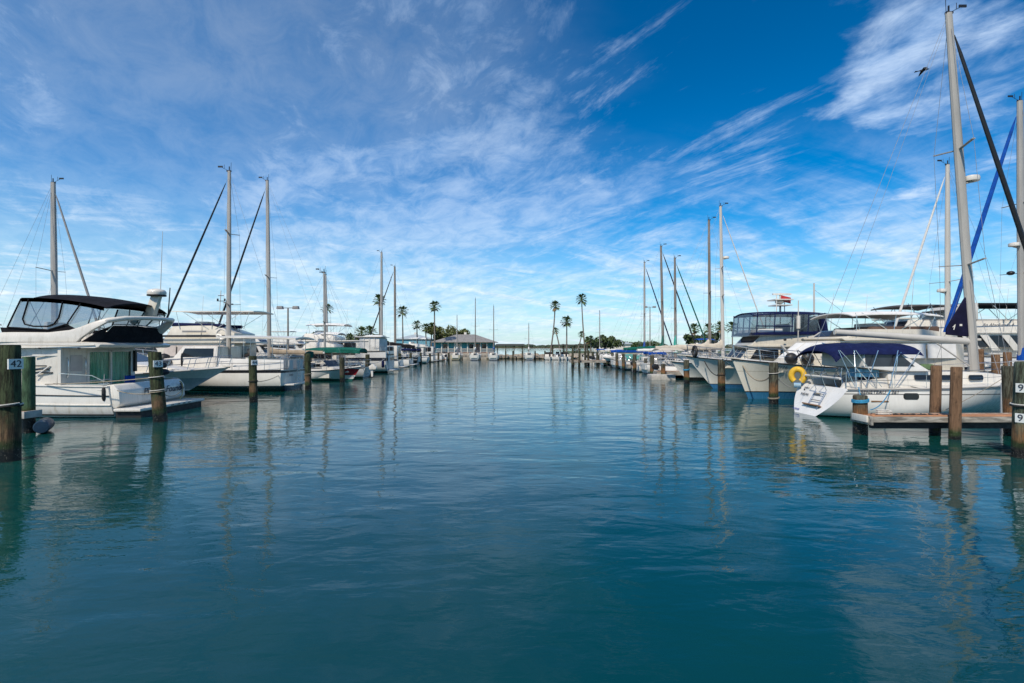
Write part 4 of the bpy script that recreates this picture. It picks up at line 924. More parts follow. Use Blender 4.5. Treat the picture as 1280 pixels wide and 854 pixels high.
# ================================================================== right side
# --- foreground sloop, stern to the fairway: hero boat
G_SL = gel('foreground_sloop_hull', (.76,.74,.69), (.60,.60,.58), (.02,.02,.022), .07, .10, line=(.09,.09,.09), lz=(.93,.965), stain=.12)
L_ = 11.0
root = empty('sailboat', (11.55, 20.7, 0), 0, 'white sloop with navy bimini and sugar scoop stern beside the wooden finger pier', 'sailboat')
H = Hull(L_, 3.75, 1.14, 1.22, 1.62, draft=.45, rake=.9, tr=1.0, sw=.84, um=.46, ep=2.0, ks=5.5, kb=.9, ks0=1.9)
H.shell(30).build('hull', G_SL, root, sharp=50)
H.transom(14, .04).build('transom', paint('transom_white', (.74,.73,.70), .3, .05), root, sharp=25)
H.well(0.0, .26, .70, .62).build('cockpit', DECK, root, sharp=25); H.deck(.26, 1.0, .10).build('deck', DECK, root)
H.strake(0, 1, .985, .028).build('toe_rail', ALU, root); H.strake(0, 1, .945, .010).build('cove_line', GREYINK, root)
def side(poly, nm, mm, off=.02, th=.06, sides=(-1,1)):
    """follow the hull's flank: points are (x, z)"""
    m = MB()
    def yy(x_, z_):
        u = 0.5
        for _ in range(30):
            v_ = max(0, min(1, (z_+H.draft*(1-.55*sstep((u-.7)/.3)))/(H.zs(u)+H.draft*(1-.55*sstep((u-.7)/.3))))); a, b = H.xs(v_), H.xb(v_); u = max(0, min(1, (x_-a)/(b-a)))
        return H.pt(u, v_)[1]
    m.panel(poly, yy, off, th, sides); return m.build(nm, mm, root), yy
def rrect(x0, x1, z0, z1, r, n=4):
    p = []
    for cx, cz, a0 in ((x1-r,z1-r,0),(x0+r,z1-r,90),(x0+r,z0+r,180),(x1-r,z0+r,270)):
        for k in range(n+1): a = rad(a0+90*k/n); p.append((cx+r*math.cos(a), cz+r*math.sin(a)))
    return p
pw, yy = side(rrect(2.92,3.46,.76,1.0,.09), 'hull_port', GLASS, .012)
side(rrect(1.8,2.4,.66,.71,.02), 'hull_vent', TEAK, .012)
MB().ell((1.55,-1.40,.36),(.07,.03,.04),8,6).build('outlet', DARKSTR, root)
text('hull_lettering', 'BENETEAU', .19, INK, root, (1.85, -yy(1.85,1.0)-.03, 1.02), (1,-.06,0), (0,-.15,1), .1, .003); text('hull_number', '361', .19, INK, root, (2.62, -yy(2.62,1.0)-.03, 1.02), (1,-.06,0), (0,-.15,1), .1, .003)
# transom fittings: its plane leans forward by 1 over the hull height
def tp(yv, z): v_ = (z+.45)/(1.14+.45); return (1.0*v_-.012, yv, z)
tn = Vector((-1, 0, .63)).normalized(); tup = Vector((.63, 0, 1)).normalized()
text('boat_name', 'THELMA', .155, INK, root, Vector(tp(.75,.72))+tn*.03, (0,-1,0), tup, .0, .003)
text('home_port', 'TAMPA FL', .085, INK, root, Vector(tp(.85,.98))+tn*.03, (0,-1,0), tup, .0, .003)
text('model_lettering', 'OCEANIS', .115, BLUEINK, root, Vector(tp(.72,.12))+tn*.03, (0,-1,0), tup, .25, .003)
st = MB()
for yv in (.05, -.62): st.tube([Vector(tp(yv,.28))+tn*.06, Vector(tp(yv,.95))+tn*.10, Vector((.55, yv, 1.62)), Vector((.75, yv, 1.72))], .018, 6)
for z in (.32,.55,.8): st.tube([Vector(tp(.05,z))+tn*.07, Vector(tp(-.62,z))+tn*.07], .016, 5)
st.tube([Vector((.75,.05,1.72)),Vector((.75,-.62,1.72))], .018, 6)
st.build('boarding_ladder', STEEL, root)
MB().beam(tp(.42,.36), tp(-.75,.36), .05, .22, tn).build('stern_step', TEAK, root, bevel=.01)
MB().prism([(0,0),(.26,0),(.2,.16),(.08,.2)], .3) 
vt = MB(); a = Vector(tp(.22,.80)); vt.beam(a, a+Vector((0,-.46,0)), .12, .05, tn); vt.build('shower_hatch', GREYINK, root, bevel=.01)
MB().ell(tp(.98,.9),(.03,.04,.06),8,6).build('shore_socket', DARKSTR, root)
# coach roof
zc = 1.30
wf = lambda xx, z: (1.30-.20*sstep((xx-5)/4.2))*(1-.16*max(0, z-zc)) if xx < 9.4 else .6
ck = MB().prism([(2.75,zc-.15),(2.75,zc+.50),(4.6,zc+.50),(6.6,zc+.42),(8.0,zc+.27),(9.0,zc+.10),(9.1,zc-.1)], wf).build('coach_roof', WHITE, root, bevel=.07)
for xa, xb in ((3.75,4.45),(4.75,5.55),(5.85,6.4)): MB().panel(rrect(xa,xb,zc+.15,zc+.34,.06), wf, .006).build('window', GLASS, ck)
MB().prism([(2.68,zc+.05),(2.68,zc+.48),(2.755,zc+.48),(2.755,zc+.05)], .36).build('companionway', NAVYC, ck)
MB().prism([(4.35,zc+.50),(4.35,zc+.56),(5.1,zc+.54),(5.1,zc+.47)], .42).build('sliding_hatch', SMOKE, ck, bevel=.02)
for xx in (5.6,7.2): MB().box(xx,xx+.5,-.28,.28,zc+.38-(xx-5.6)*.06,zc+.47-(xx-5.6)*.06).build('deck_hatch', SMOKE, ck, bevel=.02)
# cockpit coaming, wheel, pedestal
for sg in (1,-1): MB().slab([(1.0,1.1),(1.15,1.34),(2.7,1.52),(2.75,1.1)], sg*1.28, sg*1.02).build('cockpit_coaming', WHITE, root, bevel=.06)
pd = MB().prism([(1.85,.62),(1.85,1.5),(2.0,1.62),(2.15,1.5),(2.15,.62)], .14).build('pedestal', WHITE, root, bevel=.04)
wh = MB(); c = Vector((1.78,0,1.42)); wh.tube([c+Vector((.0,.46*math.cos(a),.46*math.sin(a))) for a in [2*PI*k/28 for k in range(29)]], .02, 6)
for k in range(6): a = PI*k/6; wh.tube([c-Vector((0,.45*math.cos(a),.45*math.sin(a))), c+Vector((0,.45*math.cos(a),.45*math.sin(a)))], .009, 4)
wh.build('steering_wheel', STEEL, pd)
MB().tube([(1.98,.28,.7),(1.98,.28,1.75),(1.98,-.28,1.75),(1.98,-.28,.7)], .018, 6).build('pedestal_guard', STEEL, pd)
MB().tube([(.95,sg*1.2,1.5) for sg in (1,-1)], .05, 8).build('stern_seat', GREYW, root)
# rails
H.rail(.0, .16, .60, 4, rows=2, r=.017, ins=.10).build('stern_rail', STEEL, root)
H.rail(.17, .84, .60, 7, rows=2, r=.009, ins=.10).build('lifelines', STEEL, root); H.rail(.84, .995, .62, 3, rows=2, close=True, ins=.06).build('bow_pulpit', STEEL, root)
# navy bimini and white dodger
BX0, BX1, BZ, BW = .65, 3.95, 2.62, 1.42
def bf(u, v_):
    k = 2*v_-1; sag = .05*math.sin(u*PI*3)**2
    return (lerp(BX0, BX1, u), BW*k, BZ+.26*(1-k*k)-.30*max(0,(.18-u)/.18)**2-.06*max(0,(u-.9)/.1)**2-sag*(1-k*k)*.6-.17*abs(k)**8)
MB().sheet(bf, 24, 14, .03).build('bimini', NAVYC, root, sharp=70)
frame_mb([[(x0_,sg*1.40,BZ-.04),(x1_,sg*1.52,1.2)] for sg in (1,-1) for x0_, x1_ in ((.75,1.3),(1.35,1.35),(1.4,2.3),(2.25,1.7),(3.0,2.6),(3.85,2.8),(.8,2.0))], .016).build('bimini_frame', STEEL, root)
dz = zc+.50
MB().prism([(1.75,dz+.12),(1.75,dz+.70),(3.15,dz+.72),(4.30,dz-.02),(2.9,dz-.02)], lambda x_, z: 1.34-.06*(z-dz)).build('dodger', WHITEC, root, bevel=.06)
for sg in (1,-1): MB().panel([(1.82,dz+.17),(1.82,dz+.64),(3.12,dz+.66),(3.68,dz+.17)], lambda x_, z: 1.34-.06*(z-dz), .012, .03, (sg,)).build('dodger_window', SMOKE, root)
MB().face((4.30,dz-.02),(3.15,dz+.72), -1.0, 1.0, .012, .03, .16).build('dodger_window', SMOKE, root)
MB().tube([(2.9,-1.42,1.75),(2.95,-1.44,2.36),(3.15,-1.36,2.5)], .02, 6).build('dodger_handrail', STEEL, root)
# rig
P = rig(root, H, 7.15, 16.2, -1.05, zdeck=1.65, mat=ALUG, r=.135, spr=(.30,.62), sw=1.05, jib=DARKSTR, jibr=.085, bowx=10.9, boom=ALUW, boomlen=5.5, boomz=2.93, boomrise=.36, radar=[(9.4,1)], stayr=.008)
for o in list(root.children):
    if o.name.startswith('boom') and 'vang' not in o.name:
        MB().tube([P(2.93)+Vector((-.2,0,.01)), P(2.93)+Vector((-5.55,0,.375))], [.115,.105], 10, sq=1.15).build('furling_boom', ALUW, root)
MB().prism([(6.9,3.12),(6.78,4.75),(6.0,3.45),(6.0,3.2)], .05).build('trysail_bag', paint('dark_navy_bag', (.010,.010,.032), .8, .3, 2, bump=.3, bscale=8), root, bevel=.04)
MB().box(6.50,6.60,-.062,-.054,3.55,3.63).build('bag_mark', WHITE, root); MB().tube([(6.22,-.058,3.50),(6.32,-.058,3.62),(6.26,-.058,3.40)], .018, 5).build('bag_mark', WHITE, root)
# horseshoe buoy on the stern rail
hb_ = empty('horseshoe_buoy', (12.30, 22.05, 1.45), rad(55), 'yellow horseshoe life buoy on the stern rail of the navy topped sloop', 'life buoy')
MB().tube([(0, .24*math.cos(a), .28*math.sin(a)+.02) for a in [rad(-58)+rad(296)*k/20 for k in range(21)]], .122, 10).build('foam_ring', YELLOW, hb_, sharp=80); MB().box(-.03,.10,-.14,.14,-.5,-.28).build('holder', STEEL, hb_, bevel=.01)
kb = MB().prism([(0,0),(.0,.32),(.75,.26),(.75,0)], .28).build('blue_cushion', paint('pale_blue_cover', (.10,.30,.45), .7, .3, 6)); kb.location = (13.35, 19.95, 1.55); tag(kb, 'pale blue folded cover lying on the near coaming of the navy topped sloop', 'cover')
gbx = MB().box(-.4,.4,-.2,.2,0,.22).build('green_cushion', paint('moss_green_cover', (.10,.16,.07), .8, .2, 8), bevel=.07); gbx.location = (15.75, 19.75, 1.83); tag(gbx, 'moss green cushion at the foot of the sloop dodger window', 'cushion')

# --- cream cruiser, bow to the fairway, with open white bimini
a = rad(4); bow = Vector((11.45, 26.7)); LT = 12.8
ox, oy = bow.x+LT*math.cos(a), bow.y+LT*math.sin(a)
G_TR = gel('trawler_cream_hull', (.66,.63,.54), (.015,.015,.02), (.03,.14,.27), .34, .40, line=(.50,.47,.39), lz=(1.42,1.47), stain=.22)
root, H = motoryacht(ox, oy, PI+a, 'cream hulled cruiser with blue bottom and open pale bimini, bow to the fairway', L=LT, B=4.2, fb=(1.5,1.55,2.10), hm=G_TR, house=(.12,.79), hz=3.02, raked=1.5, flyx=(.14,.55), flyh=.46, top=WHITEC, topz=4.42, topx=(2.6,7.4), mat=CREAM, winmat=WHITEC, bottomrake=1.0, cock=.12)
text('registration', 'FL 8776', .26, INK, root, (LT-1.95, H.hb((LT-1.6)/LT)+.10, 1.66), (-1,.42,0), (0,.40,1), .0, .004)
MB().prism([(2.6,3.4),(2.6,3.76),(6.2,3.74),(6.3,3.4)], 1.42).build('bridge_cushions', paint('brown_cushion', (.10,.06,.045), .8), root, bevel=.08)
MB().tube([(7.2,1.6,3.2),(7.2,1.62,4.3)], .02, 6).build('bimini_pole', STEEL, root)
for x_, b_ in ((LT-2.6,1.0),(LT-3.3,1.25)): MB().ell((x_,b_,2.12),(.32,.25,.30),10,7).build('covered_winch', RUBBER, root)
MB().beam((LT-2.9,.8,2.0),(LT-2.2,.8,2.80), .12, .07).build('davit', ALUW, root)
MB().box(LT-3.9,LT-3.3,-.35,.35,2.0,2.2).build('deck_hatch', SMOKE, root, bevel=.03)
for k, x_ in enumerate((LT-4.6, LT-5.6)): MB().tube([(x_,1.75,2.4),(x_+.25,1.8,2.75),(x_+.9,1.75,2.9)], .025, 6).build('handrail', STEEL, root)

# --- trawler with tall flared stem and navy enclosed bridge, next slip
fz = 2.70
root, H = motoryacht(24.2, 33.6, PI, 'flybridge trawler with navy enclosed bridge top, flared white bow and signal mast', L=12.8, B=4.3, fb=(1.35,1.5,2.12), hm=gel('flared_white_hull', (.68,.67,.62), (.03,.02,.02), (.03,.13,.28), .26, .30, stain=.25), house=(.15,.78), hz=fz, flyx=(.33,.665), flyh=.72, top=NAVYC, topz=4.86, topx=(4.1,9.05), mat=CREAM, encl=VINYLH, name='trawler', cat='trawler', bottomrake=2.0, raked=.75, cock=.16)
MB().prism([(4.6,fz+.78),(4.6,fz+.98),(8.8,fz+.94),(9.02,fz+.76)], 1.66).build('bridge_canvas', NAVYC, root, bevel=.03)
for x_ in (8.9,7.8,6.7,5.7,4.7): frame_mb([[(x_,sg*1.70,4.84),(x_+.05,sg*1.66,fz+.76)] for sg in (1,-1)], .035).build('enclosure_frame', NAVYC, root)
for yv in (-.85,0,.85): MB().tube([(8.95,yv,4.88),(9.06,yv,fz+.80)], .035, 6).build('enclosure_frame', NAVYC, root)
frame_mb([[(9.0,sg*1.69,fz+1.32),(6.7,sg*1.71,fz+1.30)] for sg in (1,-1)], .035).build('enclosure_frame', NAVYC, root)
MB().prism([(7.2,fz+.72),(7.2,fz+1.16),(8.7,fz+1.14),(8.8,fz+.72)], 1.45).build('bridge_dash', GREYW, root, bevel=.05)
MB().prism([(4.5,fz+.1),(3.2,fz+.12),(4.4,fz+.9),(4.6,fz+2.0),(4.75,fz+2.0),(4.75,fz+.1)], 1.60).build('bridge_side_curtain', NAVYC, root, bevel=.02)
MB().box(6.2,6.7,-.5,.5,fz+.7,fz+1.5).build('bridge_seat', WHITEC, root, bevel=.08)
MB().tube([(6.6,0,4.9),(6.6,0,6.25)], .06, 7).build('signal_mast', ALUW, root)
ra = MB(); ra.box(6.0,7.2,-.55,.55,5.75,5.82); ra.box(6.05,7.15,-.5,.5,5.4,5.46); ra.tube([(6.05,-.5,4.9),(6.05,-.5,6.1)], .03, 5); ra.tube([(7.1,.5,4.9),(7.1,.5,6.1)], .03, 5); ra.box(5.9,7.1,-.08,.08,6.12,6.22); ra.ell((6.7,.1,5.65),(.28,.28,.15),10,6); ra.ell((6.3,-.3,5.98),(.16,.16,.16),10,6)
ra.build('radar_platform', WHITE, root)
MB().add([(6.6,.1,6.1),(5.9,.0,5.95),(5.9,-.02,5.55),(6.6,.1,5.7)], [(0,1,2,3)]).build('flag', REDP, root)
MB().tube([(6.4,1.75,fz+.35),(6.4,1.78,5.6)], .035, 6).build('pole_aerial', ALUW, root); MB().tube([(6.4,1.78,fz+1.15),(6.4,1.78,fz+1.95)], .11, 8).build('aerial_case', WHITE, root)
for x_ in (6.1,7.2): MB().ell((x_,1.72,fz+.46),(.10,.05,.08),8,6).build('deck_light', DARKSTR, root)
o = MB().tube([(11.85, 33.2+.32*math.cos(b_), 2.42+.32*math.sin(b_)) for b_ in [2*PI*k/20 for k in range(21)]], .09, 8).build('tyre', RUBBER); tag(o, 'dark round tyre hung at the tip of the flared white trawler bow', 'tyre')
# --- dark bottomed cabin boat after that
root, H = motoryacht(24.0, 41.2, PI, 'white cabin boat with dark bottom, its low bow in front of the beige sail covers', L=11.2, B=3.7, fb=(1.1,1.2,1.55), hm=gel('low_white_hull', (.66,.66,.62), (.015,.015,.015), (.012,.012,.012), .24, .28, stain=.3), house=(.15,.60), hz=2.45, fly=False, raked=1.6, bottomrake=1.5)
# --- two sloops with beige sail covers
sailboat(13.3, 48.0, 0, 'sloop with beige sail cover and the tall white mast nearest the trawler', L=11.5, B=3.7, xm=6.5, top=15.9, rake=-.25, cock=.32, rigkw=dict(mat=ALUW, r=.125, boom=ALUW, boomlen=5.0, boomz=2.55, cover=BEIGEC, coverh=.5, jib=GREYW, jibr=.05, spr=(.42,.60), radar=[(11.0,1)], sw=1.0), group='sloops with beige sail covers', bim=(BEIGEC, .2, 2.4, 2.5))
sailboat(13.3, 52.0, 0, 'sloop with beige sail cover and the darker brown mast, left of the white masted one', L=11.8, B=3.7, xm=6.8, top=15.6, rake=-.1, cock=.32, rigkw=dict(mat=ALUD, r=.115, boom=ALU, boomlen=5.6, boomz=2.5, cover=BEIGEC, coverh=.55, jib=None, spr=(.48,), sw=1.0), group='sloops with beige sail covers')
# --- green covered sloops
sailboat(12.9, 61.0, 0, 'sloop with dark mast, teal mast skirt and teal furled headsail', L=11.0, B=3.5, xm=6.6, top=13.3, rake=-.1, rigkw=dict(mat=ALUD, r=.12, boom=ALU, boomlen=4.6, boomz=2.3, cover=WHITEC, jib=GREENC, jibr=.075, spr=(.5,), mastcover=(2.0,4.3,TEALC)), group='dark masted sloops on the right')
sailboat(12.9, 66.0, 0, 'sloop with tall dark mast, green sail cover and royal blue awning', L=11.4, B=3.6, xm=6.6, top=15.7, rake=-.3, rigkw=dict(mat=ALUD, r=.13, boom=ALU, boomlen=5.2, boomz=2.4, cover=GREENC, coverh=.45, jib=DARKSTR, jibr=.085, spr=(.5,), mastcover=(2.0,4.6,GREENC)), bim=(BLUEC,4.4,6.6,2.05,.2), group='dark masted sloops on the right')
sailboat(13.0, 75.0, 0, 'sloop with bright blue sail cover and blue furled headsail, thin pale mast', L=11.0, B=3.5, xm=6.4, top=15.1, rake=0, rigkw=dict(mat=ALU, r=.11, boom=ALU, boomlen=5.0, boomz=2.0, cover=BLUEC, coverh=.5, jib=NAVYC, jibr=.085, spr=(.45,), mastcover=(1.9,3.6,BLUEC)))

# --- across the right pier
root, H = motoryacht(38.6, 46.5, PI, 'white sedan cruiser beyond the right pier, showing above the pale bimini', L=12.5, B=4.3, fb=(1.4,1.5,2.1), house=(.15,.70), hz=3.3, flyx=(.22,.66), flyh=.75, top=None, raked=2.2, winmat=WHITEC, flymat=WHITE)
root, H = motoryacht(44.4, 54.0, PI, 'pale cruiser with cream radar arch seen right of the navy bridge top', L=13.0, B=4.2, fb=(1.5,1.6,2.2), house=(.15,.72), hz=3.5, flyx=(.25,.66), flyh=.7, top=None, raked=2.2, mat=CREAM, arch=True, winmat=TANC)
MB().sheet(lambda u, v_: (lerp(1.8,5.2,u), 1.8*(2*v_-1), 5.7+.1*(1-(2*v_-1)**2)), 6, 6, .12).build('arch_hardtop', CREAM, root, sharp=50)
# big yacht
G_BIG = gel('big_yacht_hull', (.74,.73,.72), (.02,.02,.03), (.03,.03,.05))
root, H = motoryacht(42.8, 40.5, PI, 'largest white motor yacht with dark upper deck awning and lettered bridge side', L=16.6, B=5.0, fb=(1.9,2.0,2.7), hm=G_BIG, house=(.10,.86), hz=3.72, flyx=(.02,.75), flyh=.98, top=None, raked=2.6, mast=False, rail=True)
MB().sheet(lambda u, v_: (lerp(9.2, 13.1, u), 1.9*(2*v_-1), 5.90+.12*(1-(2*v_-1)**2)-.1*(2*u-1)**4), 8, 8, .10).build('forward_bimini', paint('grey_canvas', (.12,.12,.125), .8), root, sharp=50)
MB().prism([(8.6,4.75),(8.6,5.6),(9.2,5.6),(9.6,4.75)], 1.5).build('bridge_console', WHITE, root, bevel=.04)
MB().sheet(lambda u, v_: (lerp(-1.0, 7.6, u), 1.9*(2*v_-1), 6.02+.12*(1-(2*v_-1)**2)-.25*max(0,(.2-u)/.2)), 8, 8, .16).build('aft_bimini', BLACKC, root, sharp=50)
frame_mb([[(x_,sg*1.85,6.0),(x2,sg*1.9,4.75)] for sg in (1,-1) for x_, x2 in ((.0,1.2),(3.5,2.2),(3.5,5.4),(6.6,5.4),(9.4,9.9),(11.2,10.9),(12.9,12.0),(11.2,12.0))], .028).build('bimini_frame', STEEL, root)
MB().prism([(7.6,4.7),(7.6,6.05),(8.1,6.05),(8.6,4.7)], 1.85).build('bridge_wing', WHITE, root, bevel=.04)
MB().panel([(-.3,4.72),(-.3,4.77),(11.9,4.77),(11.9,4.72)], lambda x_, z: 1.94, .02).build('bridge_rail', DARKSTR, root)
text('boat_name', 'An Absolute in 4', .34, INK, root, (6.4, 2.145, 4.36), (-1,0,0), (0,.1,1), .35, .006)
for x_ in (3.0,4.6,6.2,7.6): MB().panel([(x_,2.45),(x_+.9,3.62),(x_+1.5,3.62),(x_+.6,2.45)], lambda xx, z: 2.15-.04*(z-1.85), .02).build('raked_mullion', WHITE, root)
# sloops with bows to the pier
sailboat(36.9, 36.2, PI, 'white masted sloop with pale furled headsail behind the navy topped sloop', L=10.8, B=3.5, xm=6.1, top=15.6, rake=.0, rigkw=dict(mat=ALUW, r=.14, boom=ALUW, boomlen=4.2, jib=GREYW, jibr=.075, spr=(.42,), radar=[(6.6,1)], sw=1.9), rails=True)
sailboat(36.3, 31.0, PI, 'sloop with royal blue sail cover and blue furled headsail at the right edge', L=10.8, B=3.5, xm=5.4, top=17.6, rake=.15, rigkw=dict(mat=ALU, r=.17, boom=ALU, boomlen=4.4, boomz=2.9, cover=BLUEC, coverh=.7, jib=BLUEC, jibr=.12, spr=(.36,.62), sw=1.6, mastcover=(1.9,4.0,BLUEC), radar=[(8.8,1)], bowx=10.7), rails=True)
rf = bpy.data.objects['sailboat'] if 0 else [o for o in COL.objects if o.get('label','').startswith('sloop with royal blue sail cover')][0]
MB().ell((6.3,.2,7.15),(.20,.20,.13),12,8).build('radar_reflector', DARKSTR, rf); MB().tube([(6.3,.2,7.2),(6.0,.9,10.2)], .006, 4).build('reflector_line', WIRE, rf)
sailboat(36.9, 25.9, PI, 'white sloop berthed at the far right with a dark sail cover', L=10.0, B=3.4, xm=5.6, top=8.5, rake=0, rigkw=dict(mat=ALU, r=.09, boom=ALU, boomlen=4.0, cover=BLACKC, spr=(.5,), jib=None)) if False else None
mp = empty('flag_pole', (23.6, 40.0, .8), 0, 'slim white pole with wire stays behind the trawler bridge', 'pole')
MB().tube([(0,0,0),(0,0,6.9)], [.09,.06], 8).build('pole', ALUW, mp); MB().tube([(0,0,6.4),(4.6,1.0,3.4)], .012, 5).build('wire', WIRE, mp)
# ================================================================== pilings, piers, far boats, shore
def pil_px(px, wy, ty, r, mat, label, **k):
    d = EYE*FPX/(wy-HZ); x = (px-640)/FPX*d; top = EYE-(ty-HZ)/FPX*d
    return piling(x, d, top, r, mat, label, **k)
pil_px(11, 576, 431, .205, P_OLD, 'thick greened piling with plate 42 at the left edge, nearest of all', plate=[('42', 2.30, .55)], rope=[(1.32, ROPEW, 1), (1.28, ROPEK, 1)])
pil_px(36, 541, 446, .165, P_GREEN, 'squared green post beside the thick left edge piling and blue float')
pil_px(200.5, 527, 440, .22, P_OLD, 'leaning brown piling with plate 43 before the cruiser stern name', tilt=(-.085,0), plate=[('43', 2.10, .38)], rope=[(1.60, ROPEW, 1), (1.12, ROPEW, 1), (1.06, ROPE, 1)])
pil_px(317, 503, 445, .19, P_OLD, 'piling with plate 44 before the motorsailer hull', plate=[('44', 1.95, .42)], rope=[(1.02, ROPEK, 1)], tilt=(-.02,0))
pil_px(385.5, 488, 442, .21, P_OLD, 'greened piling just right of the motorsailer stern', rope=[(1.0, ROPE, 1)])
pil_px(428, 478, 447, .19, P_DARK, 'dark piling left of the red runabout bow')
for px, wy, ty, lb in ((459,470,443,'dark piling before the boxy white motor yacht, left of its curtains'), (482,464,443,'piling at the right end of the boxy white motor yacht'), (499.5,460,442,'piling before the dark hulled sloop on the left'), (513.5,458,441,'piling right of the dark hulled sloop on the left'),
                       (526,455.5,441,'second piling right of the dark hulled sloop'), (537.5,453.5,442,'third piling right of the dark hulled sloop'), (548,452.3,441,'piling before the near corner of the blue boathouse'), (561,451.2,441,'last small piling on the left row before the boathouse')):
    pil_px(px, wy, ty, .19, P_DARK if px != 482 and px != 499.5 else P_OLD, lb)
pil_px(1280, 572, 452, .235, P_BIG, 'thick green and brown piling with two number plates at the right edge', plate=[('9', 1.71, -.36), ('9', .98, -.34)], rope=[(1.30, ROPEW, 1), (1.26, ROPEK, 1)])
pil_px(967, 505, 453, .20, P_RUST, 'brown piling in front of the cream cruiser hull', rope=[(1.45, ROPEW, 1), (.25, ROPE, 2)])
pil_px(902, 489, 450, .20, P_RUST, 'piling between the two flared white bows', rope=[(1.0, ROPEK, 1)])
pil_px(858.5, 480, 450, .20, P_RUST, 'piling with blue band before the dark bottomed cabin boat', rope=[(1.0, ROPEB, 3)])
for px, wy, ty, lb in ((829,474,455,'short brown piling on the white float end'), (806.5,466,448,'piling beside the orange planked finger pier'), (790,461,449,'far brown piling behind the teal covered skiff'), (779,458.5,449,'small piling under the skiff lift, right one'), (768,458,450,'small piling under the skiff lift, left one'), (757,456,449,'piling at the root of the jutting pier'), (748,454.5,444,'tall dark piling right of the jutting pier'), (741,453.5,445,'dark piling in the row right of the jutting pier, farther off')):
    pil_px(px, wy, ty, .19, P_RUST if px > 800 else P_DARK, lb)
# --- foreground finger pier on the right
fp = empty('finger_pier', (11.0, 16.0, 0), 0, 'weathered wooden finger pier along the white sloop, orange brown planks on pale fascia', 'pier')
dk = MB(); r4 = random.Random(3); x_ = -.25
while x_ < 12.5:
    dk.box(x_, x_+.135, -.78, .02, .58+r4.uniform(-.004,.004), .62+r4.uniform(-.003,.003)); x_ += .145
dk.build('deck', PLANK, fp)
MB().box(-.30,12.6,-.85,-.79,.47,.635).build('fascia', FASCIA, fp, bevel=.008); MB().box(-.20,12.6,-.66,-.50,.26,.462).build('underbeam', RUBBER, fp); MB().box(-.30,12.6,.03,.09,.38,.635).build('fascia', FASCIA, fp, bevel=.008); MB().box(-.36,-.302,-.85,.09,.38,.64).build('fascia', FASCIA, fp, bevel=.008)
MB().box(-.2,12.6,-.55,-.2,.34,.575).build('stringers', P_DARK, fp)
MB().box(-.30,12.6,-.80,-.72,.637,.675).build('kerb_rail', paint('kerb_orange_brown', (.42,.20,.10), .7, .2, 4, bump=.3, stretch=(.4,3,3)), fp, bevel=.01)
MB().box(-.42,-.362,-.72,-.05,.45,.65).build('end_bumper', WHITE, fp, bevel=.01)
def post(px, d, ztop, r, mat, label, **k): return piling((px-640)/FPX*d, d, ztop, r, mat, label, **k)
post(1075.5, 15.95, 1.20, .19, P_RUST, 'short piling wrapped in blue rope at the end of the finger pier', rope=[(.98, ROPEB, 3)], n=14)
post(1193.5, 15.02, 2.12, .155, P_NEW, 'bare brown piling on the near side of the right finger pier', n=12)
post(1168.5, 16.25, 2.12, .155, P_NEW, 'bare brown piling on the far side of the right finger pier', n=12)
post(1263, 16.25, 2.1, .17, P_RUST, 'orange brown piling behind the thick right edge piling', n=12)
pv = post(1256, 17.2, 1.5, .13, paint('white_pvc', (.70,.69,.66), .4, .06), 'white sleeved stub post at the shore end of the finger pier', n=10)
for px, d, zt, lb in ((1245.5, 24.5, 2.35, 'orange brown piling on the main pier, left of a pair'), (1259.5, 25.5, 2.45, 'orange brown piling on the main pier, right of a pair'), (1225.5, 27.0, 2.6, 'orange brown piling right behind the tall white mast'), (1157, 32, 2.5, 'piling on the main pier seen under the white boom')):
    post(px, d, zt, .17, P_NEW, lb, group='pilings along the main piers', n=10)
# --- the two long main piers and finger piers between slips
def pier(x0, x1, y0, y1, zt, label, name='pier', mat=PLANK, edge=FASCIA, legs=None):
    o = empty(name, ((x0+x1)/2, (y0+y1)/2, 0), 0, label, 'pier'); hx, hy = (x1-x0)/2, (y1-y0)/2
    MB().box(-hx, hx, -hy, hy, zt-.06, zt).build('deck', mat, o); m = MB()
    m.box(-hx-.05, -hx-.002, -hy-.05, hy+.05, zt-.32, zt+.015); m.box(hx+.002, hx+.05, -hy-.05, hy+.05, zt-.32, zt+.015); m.box(-hx, hx, -hy-.05, -hy-.002, zt-.32, zt+.015); m.box(-hx, hx, hy+.002, hy+.05, zt-.32, zt+.015); m.build('fascia', edge, o)
    for lx, ly in legs or []: MB().tube([(lx-(x0+x1)/2, ly-(y0+y1)/2, -1), (lx-(x0+x1)/2, ly-(y0+y1)/2, zt-.07)], .14, 8).build('leg', P_DARK, o)
    return o
pier(24.0, 25.9, 12, 112, .95, 'long main pier behind the right row of boats', legs=[(24.6, y) for y in range(14, 110, 6)])
pier(-29.6, -27.8, 12, 112, .95, 'long main pier behind the left row of boats', legs=[(-28.2, y) for y in range(14, 110, 6)])
pier(12.4, 23.9, 43.7, 44.8, .62, 'finger pier with orange planks and a white float end, beside the dark bottomed cabin boat', 'finger_pier', legs=[(13, 44.2), (18, 44.2)])
fo = MB().box(-1.0,1.0,-.7,.7,-.15,.42).build('white_float', CONC, bevel=.06); fo.location = (12.5, 42.9, 0); tag(fo, 'white floating dock block at the end of the orange planked finger pier', 'float')
pier(12.9, 23.9, 56.6, 57.8, .75, 'finger pier of reddish planks beyond the beige covered sloops', 'finger_pier', legs=[(13.4, 57.2), (18, 57.2)])
pier(8.3, 23.9, 72.4, 74.0, .82, 'jutting dark pier with pale fascia blocks, reaching farthest into the fairway', 'jetty', legs=[(8.7,72.6),(10.5,72.6),(12.3,72.6),(8.7,73.8)])
